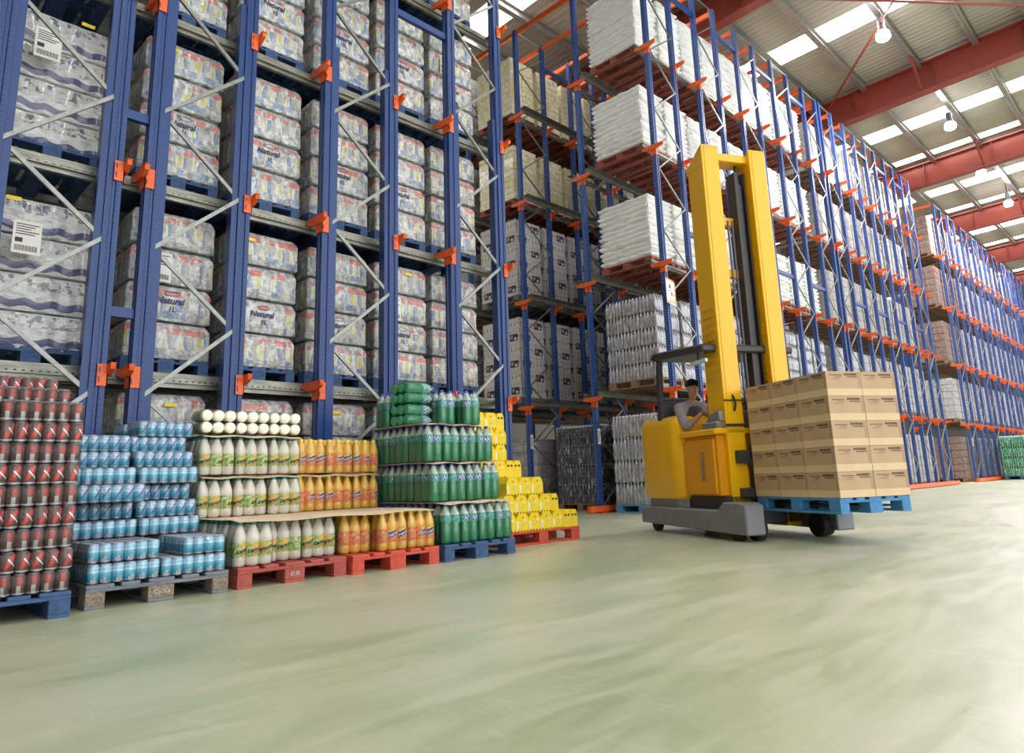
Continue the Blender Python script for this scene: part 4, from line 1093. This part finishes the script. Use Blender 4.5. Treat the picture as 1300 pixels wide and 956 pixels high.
# overhead guard
gd = tp('overhead_guard', MB().prism([(1.36, 2.02), (2.55, 2.10), (2.58, 2.14), (2.50, 2.20), (1.36, 2.11)], -.42, .80, axis='x'), 'dark', bevel=.02)
for x in (-.38, .74): tp('guard_post', MB().bar((x, 2.46, 1.34), (x, 2.40, 2.14), .06, .06), 'dark', parent=gd); 
for x in (.72,): tp('guard_post', MB().bar((x, 1.42, 1.2), (x, 1.42, 2.05), .05, .05), 'dark', parent=gd)
tp('guard_lamp', MB().box(-.40, -.36, 1.34, 1.66, 1.90, 1.945), 'paleblue', bevel=.01, parent=gd)
tp('lamp_bracket', MB().bar((-.38, 1.5, 1.94), (-.38, 1.5, 2.05), .02, .03), 'dark', parent=gd)

# carried pallet and cartons
ZP = .285
pallet_full('bright blue pallet lifted on the forks of the yellow reach truck', None, T(.405, .61, ZP), PSI, 'wood_brightblue', sx=1.0)
def carton_mesh():
    b = MB(); hx, hy, hz = .200, .2035, .231
    b.box(-hx, hx, -hy, hy, 0, hz)
    e = .0012
    for s in range(4):
        def q(a0, a1, z0, z1, m, d=e):
            if s == 0: b.box(a0, a1, -hy-d, -hy, z0, z1, m)
            if s == 1: b.box(-a1, -a0, hy, hy+d, z0, z1, m)
            if s == 2: b.box(-hx-d, -hx, -a1, -a0, z0, z1, m)
            if s == 3: b.box(hx, hx+d, a0, a1, z0, z1, m)
        q(-hx+.001, hx-.001, .002, .068, 1)
        q(.01, .155, .192, .214, 3, .002); q(.04, .16, .174, .184, 3, .002); q(-.16, -.02, .192, .200, 3, .002); q(-.10, -.03, .176, .181, 3, .002); q(-.14, -.04, .160, .163, 3, .002)
        q(.168, hx-.001, .068, hz-.002, 2)
    return b.mesh('carton', 'carton', 'carton_pale', 'carton_seam', 'print')
CARTON = carton_mesh()
for k in range(5):
    for i in range(2):
        for j in range(3):
            o = obj('carton', CARTON, None, T(.205+.404*i, .205+.409*j, ZP+.145+.2325*k), PSI+random.uniform(-.006, .006))
            tag(o, 'brown carton on the truck, %s layer up, %s, %s side' % (ORD[k], ('front', 'middle', 'beside the mast')[j], 'left' if i == 0 else 'right'), 'carton', 'brown cartons on the reach truck')

# ------------------------------------------------------------------ driver
def skin(name, verts, edges, radii, mat, parent=None, root=0, sub=2):
    me = bpy.data.meshes.new(name); me.from_pydata(verts, edges, []); o = bpy.data.objects.new(name, me); COL.objects.link(o)
    md = o.modifiers.new('s', 'SKIN'); md.use_smooth_shade = True
    for i, r_ in enumerate(radii):
        sv = me.skin_vertices[0].data[i]; sv.radius = (r_, r_) if isinstance(r_, (int, float)) else r_; sv.use_root = (i == root)
    sb = o.modifiers.new('u', 'SUBSURF'); sb.levels = sub; sb.render_levels = sub
    m2 = bpy.data.meshes.new_from_object(o.evaluated_get(bpy.context.evaluated_depsgraph_get()))
    bpy.data.objects.remove(o); m2.materials.clear(); m2.materials.append(MT[mat])
    for p_ in m2.polygons: p_.use_smooth = True
    return m2
per = thing('person', 'driver in pale mauve shirt and charcoal vest leaning forward on the truck seat', 'person', T(-.12, 2.22, 0), PSI)
# local: x across, -y forward
J = [(0, 0, 1.04), (0, -.02, 1.20), (0, -.05, 1.38), (0, -.07, 1.50), (0, -.080, 1.56), (0, -.105, 1.605), (0, -.122, 1.665), (0, -.118, 1.750)]
Ed = [(i, i+1) for i in range(7)]; Rd = [(.15, .11), (.135, .10), (.16, .11), (.11, .08), (.038, .042), (.042, .050), (.066, .086), (.064, .082)]
def limb(pts, rr, start):
    global J, Ed, Rd
    o = len(J); J = J+pts; Rd = Rd+rr; Ed = Ed+[(start, o)]+[(o+i, o+i+1) for i in range(len(pts)-1)]
for s in (-1, 1):
    limb([(s*.17, -.06, 1.47), (s*.20, -.16, 1.33), (s*.205, -.25, 1.22), (s*.16, -.36, 1.29), (s*.115, -.46, 1.37)], [.055, .045, .042, .036, .026], 3)
    limb([(s*.08, -.08, 1.0), (s*.09, -.28, 1.01), (s*.09, -.43, 1.0), (s*.09, -.45, .88), (s*.09, -.47, .70), (s*.09, -.50, .66), (s*.09, -.60, .65)], [.08, .07, .055, .055, .045, .045, .035], 0)
hands = []
bodym = skin('body', J, Ed, Rd, 'skin')
bd = obj('body', bodym, per)
for s in (-1, 1):
    hv = [(s*.115, -.455, 1.372), (s*.105, -.49, 1.385), (s*.095, -.525, 1.39)]; he = [(0, 1), (1, 2)]; hr = [(.026, .02), (.036, .016), (.036, .014)]
    for f in range(4):
        o = len(hv); fx = s*.095+(-.03+.02*f); L_ = (.026, .030, .029, .022)[f]
        hv += [(fx, -.535, 1.392), (fx, -.535-L_, 1.388), (fx, -.535-L_*1.25, 1.368), (fx, -.530-L_*.9, 1.352)]; he += [(2, o), (o, o+1), (o+1, o+2), (o+2, o+3)]; hr += [.010, .0095, .0088, .0078]
    o = len(hv); hv += [(s*.105-s*.035, -.49, 1.378), (s*.105-s*.055, -.515, 1.362), (s*.105-s*.055, -.535, 1.352)]; he += [(1, o), (o, o+1), (o+1, o+2)]; hr += [.012, .011, .009]
    obj('hand', skin('hand', hv, he, hr, 'skin', sub=1), bd)
# face details
fc = MB().add([(-.013, -.196, 1.682), (.013, -.196, 1.682), (0, -.230, 1.688), (0, -.196, 1.728)], [(0, 1, 2), (0, 2, 3), (1, 3, 2), (0, 3, 1)]).mesh('nose', 'skin', smooth=True); obj('nose', fc, bd)
for s in (-1, 1):
    obj('ear', MB().lathe([(.006, -.012), (.024, -.006), (.026, .004), (.012, .010)], 12, axis='x', c=(s*.064, -.115, 1.705)).mesh('ear', 'skin', smooth=True), bd)
    obj('eye', MB().lathe([(.002, -.008), (.009, -.003), (.009, .003), (.002, .008)], 10, axis='y', c=(s*.027, -.192, 1.724)).mesh('eye', 'hair', smooth=True), bd)
obj('mouth', MB().box(-.022, .022, -.203, -.190, 1.652, 1.659).mesh('mouth', 'carton_seam'), bd)
hr_ = MB(); vs = []; fs = []; nu, nv = 18, 8
for j in range(nv+1):
    ph = (j/nv)*R(100)
    for i in range(nu):
        a = 2*PI*i/nu; rr_ = math.sin(ph); y = -math.cos(a)*rr_; z = math.cos(ph)
        if y < -.35 and z < .62: z = max(z, .62-.0*y)
        vs.append((math.sin(a)*rr_*.076, -.112+y*.094+.006, 1.738+z*.088))
for j in range(nv):
    for i in range(nu): fs.append((j*nu+i, (j+1)*nu+i, (j+1)*nu+(i+1) % nu, j*nu+(i+1) % nu))
obj('hair', MB().add(vs, fs).mesh('hair', 'hair', smooth=True), per)
# shirt, vest, trousers follow the same joints
n0 = 4
SJ = [J[i] for i in range(4)]+[(0, -.078, 1.545)]; SE = [(i, i+1) for i in range(4)]; SR = [(.160, .120), (.146, .113), (.165, .118), (.125, .092), (.058, .058)]
for s in (-1, 1):
    o = len(SJ); SJ += [(s*.17, -.06, 1.47), (s*.20, -.16, 1.33), (s*.205, -.25, 1.22), (s*.165, -.35, 1.285)]; SR += [.072, .062, .058, .050]; SE += [(3, o), (o, o+1), (o+1, o+2), (o+2, o+3)]
obj('shirt', skin('shirt', SJ, SE, SR, 'shirt'), per)
obj('vest', skin('vest', [(0, .01, 1.04), (0, 0, 1.20), (0, -.03, 1.38), (0, -.055, 1.49), (0, -.07, 1.53)], [(0, 1), (1, 2), (2, 3), (3, 4)], [(.195, .150), (.185, .145), (.215, .155), (.185, .135), (.10, .09)], 'vest'), per)
TJ = [(0, 0, 1.04), (0, -.01, 1.10)]; TE = [(0, 1)]; TR = [(.165, .125), (.155, .115)]
for s in (-1, 1):
    o = len(TJ); TJ += [(s*.08, -.08, 1.0), (s*.09, -.28, 1.01), (s*.09, -.43, 1.0), (s*.09, -.45, .88), (s*.09, -.47, .72)]; TR += [.09, .082, .068, .062, .058]; TE += [(0, o)]+[(o+i, o+i+1) for i in range(4)]
obj('trousers', skin('trousers', TJ, TE, TR, 'trousers'), per)
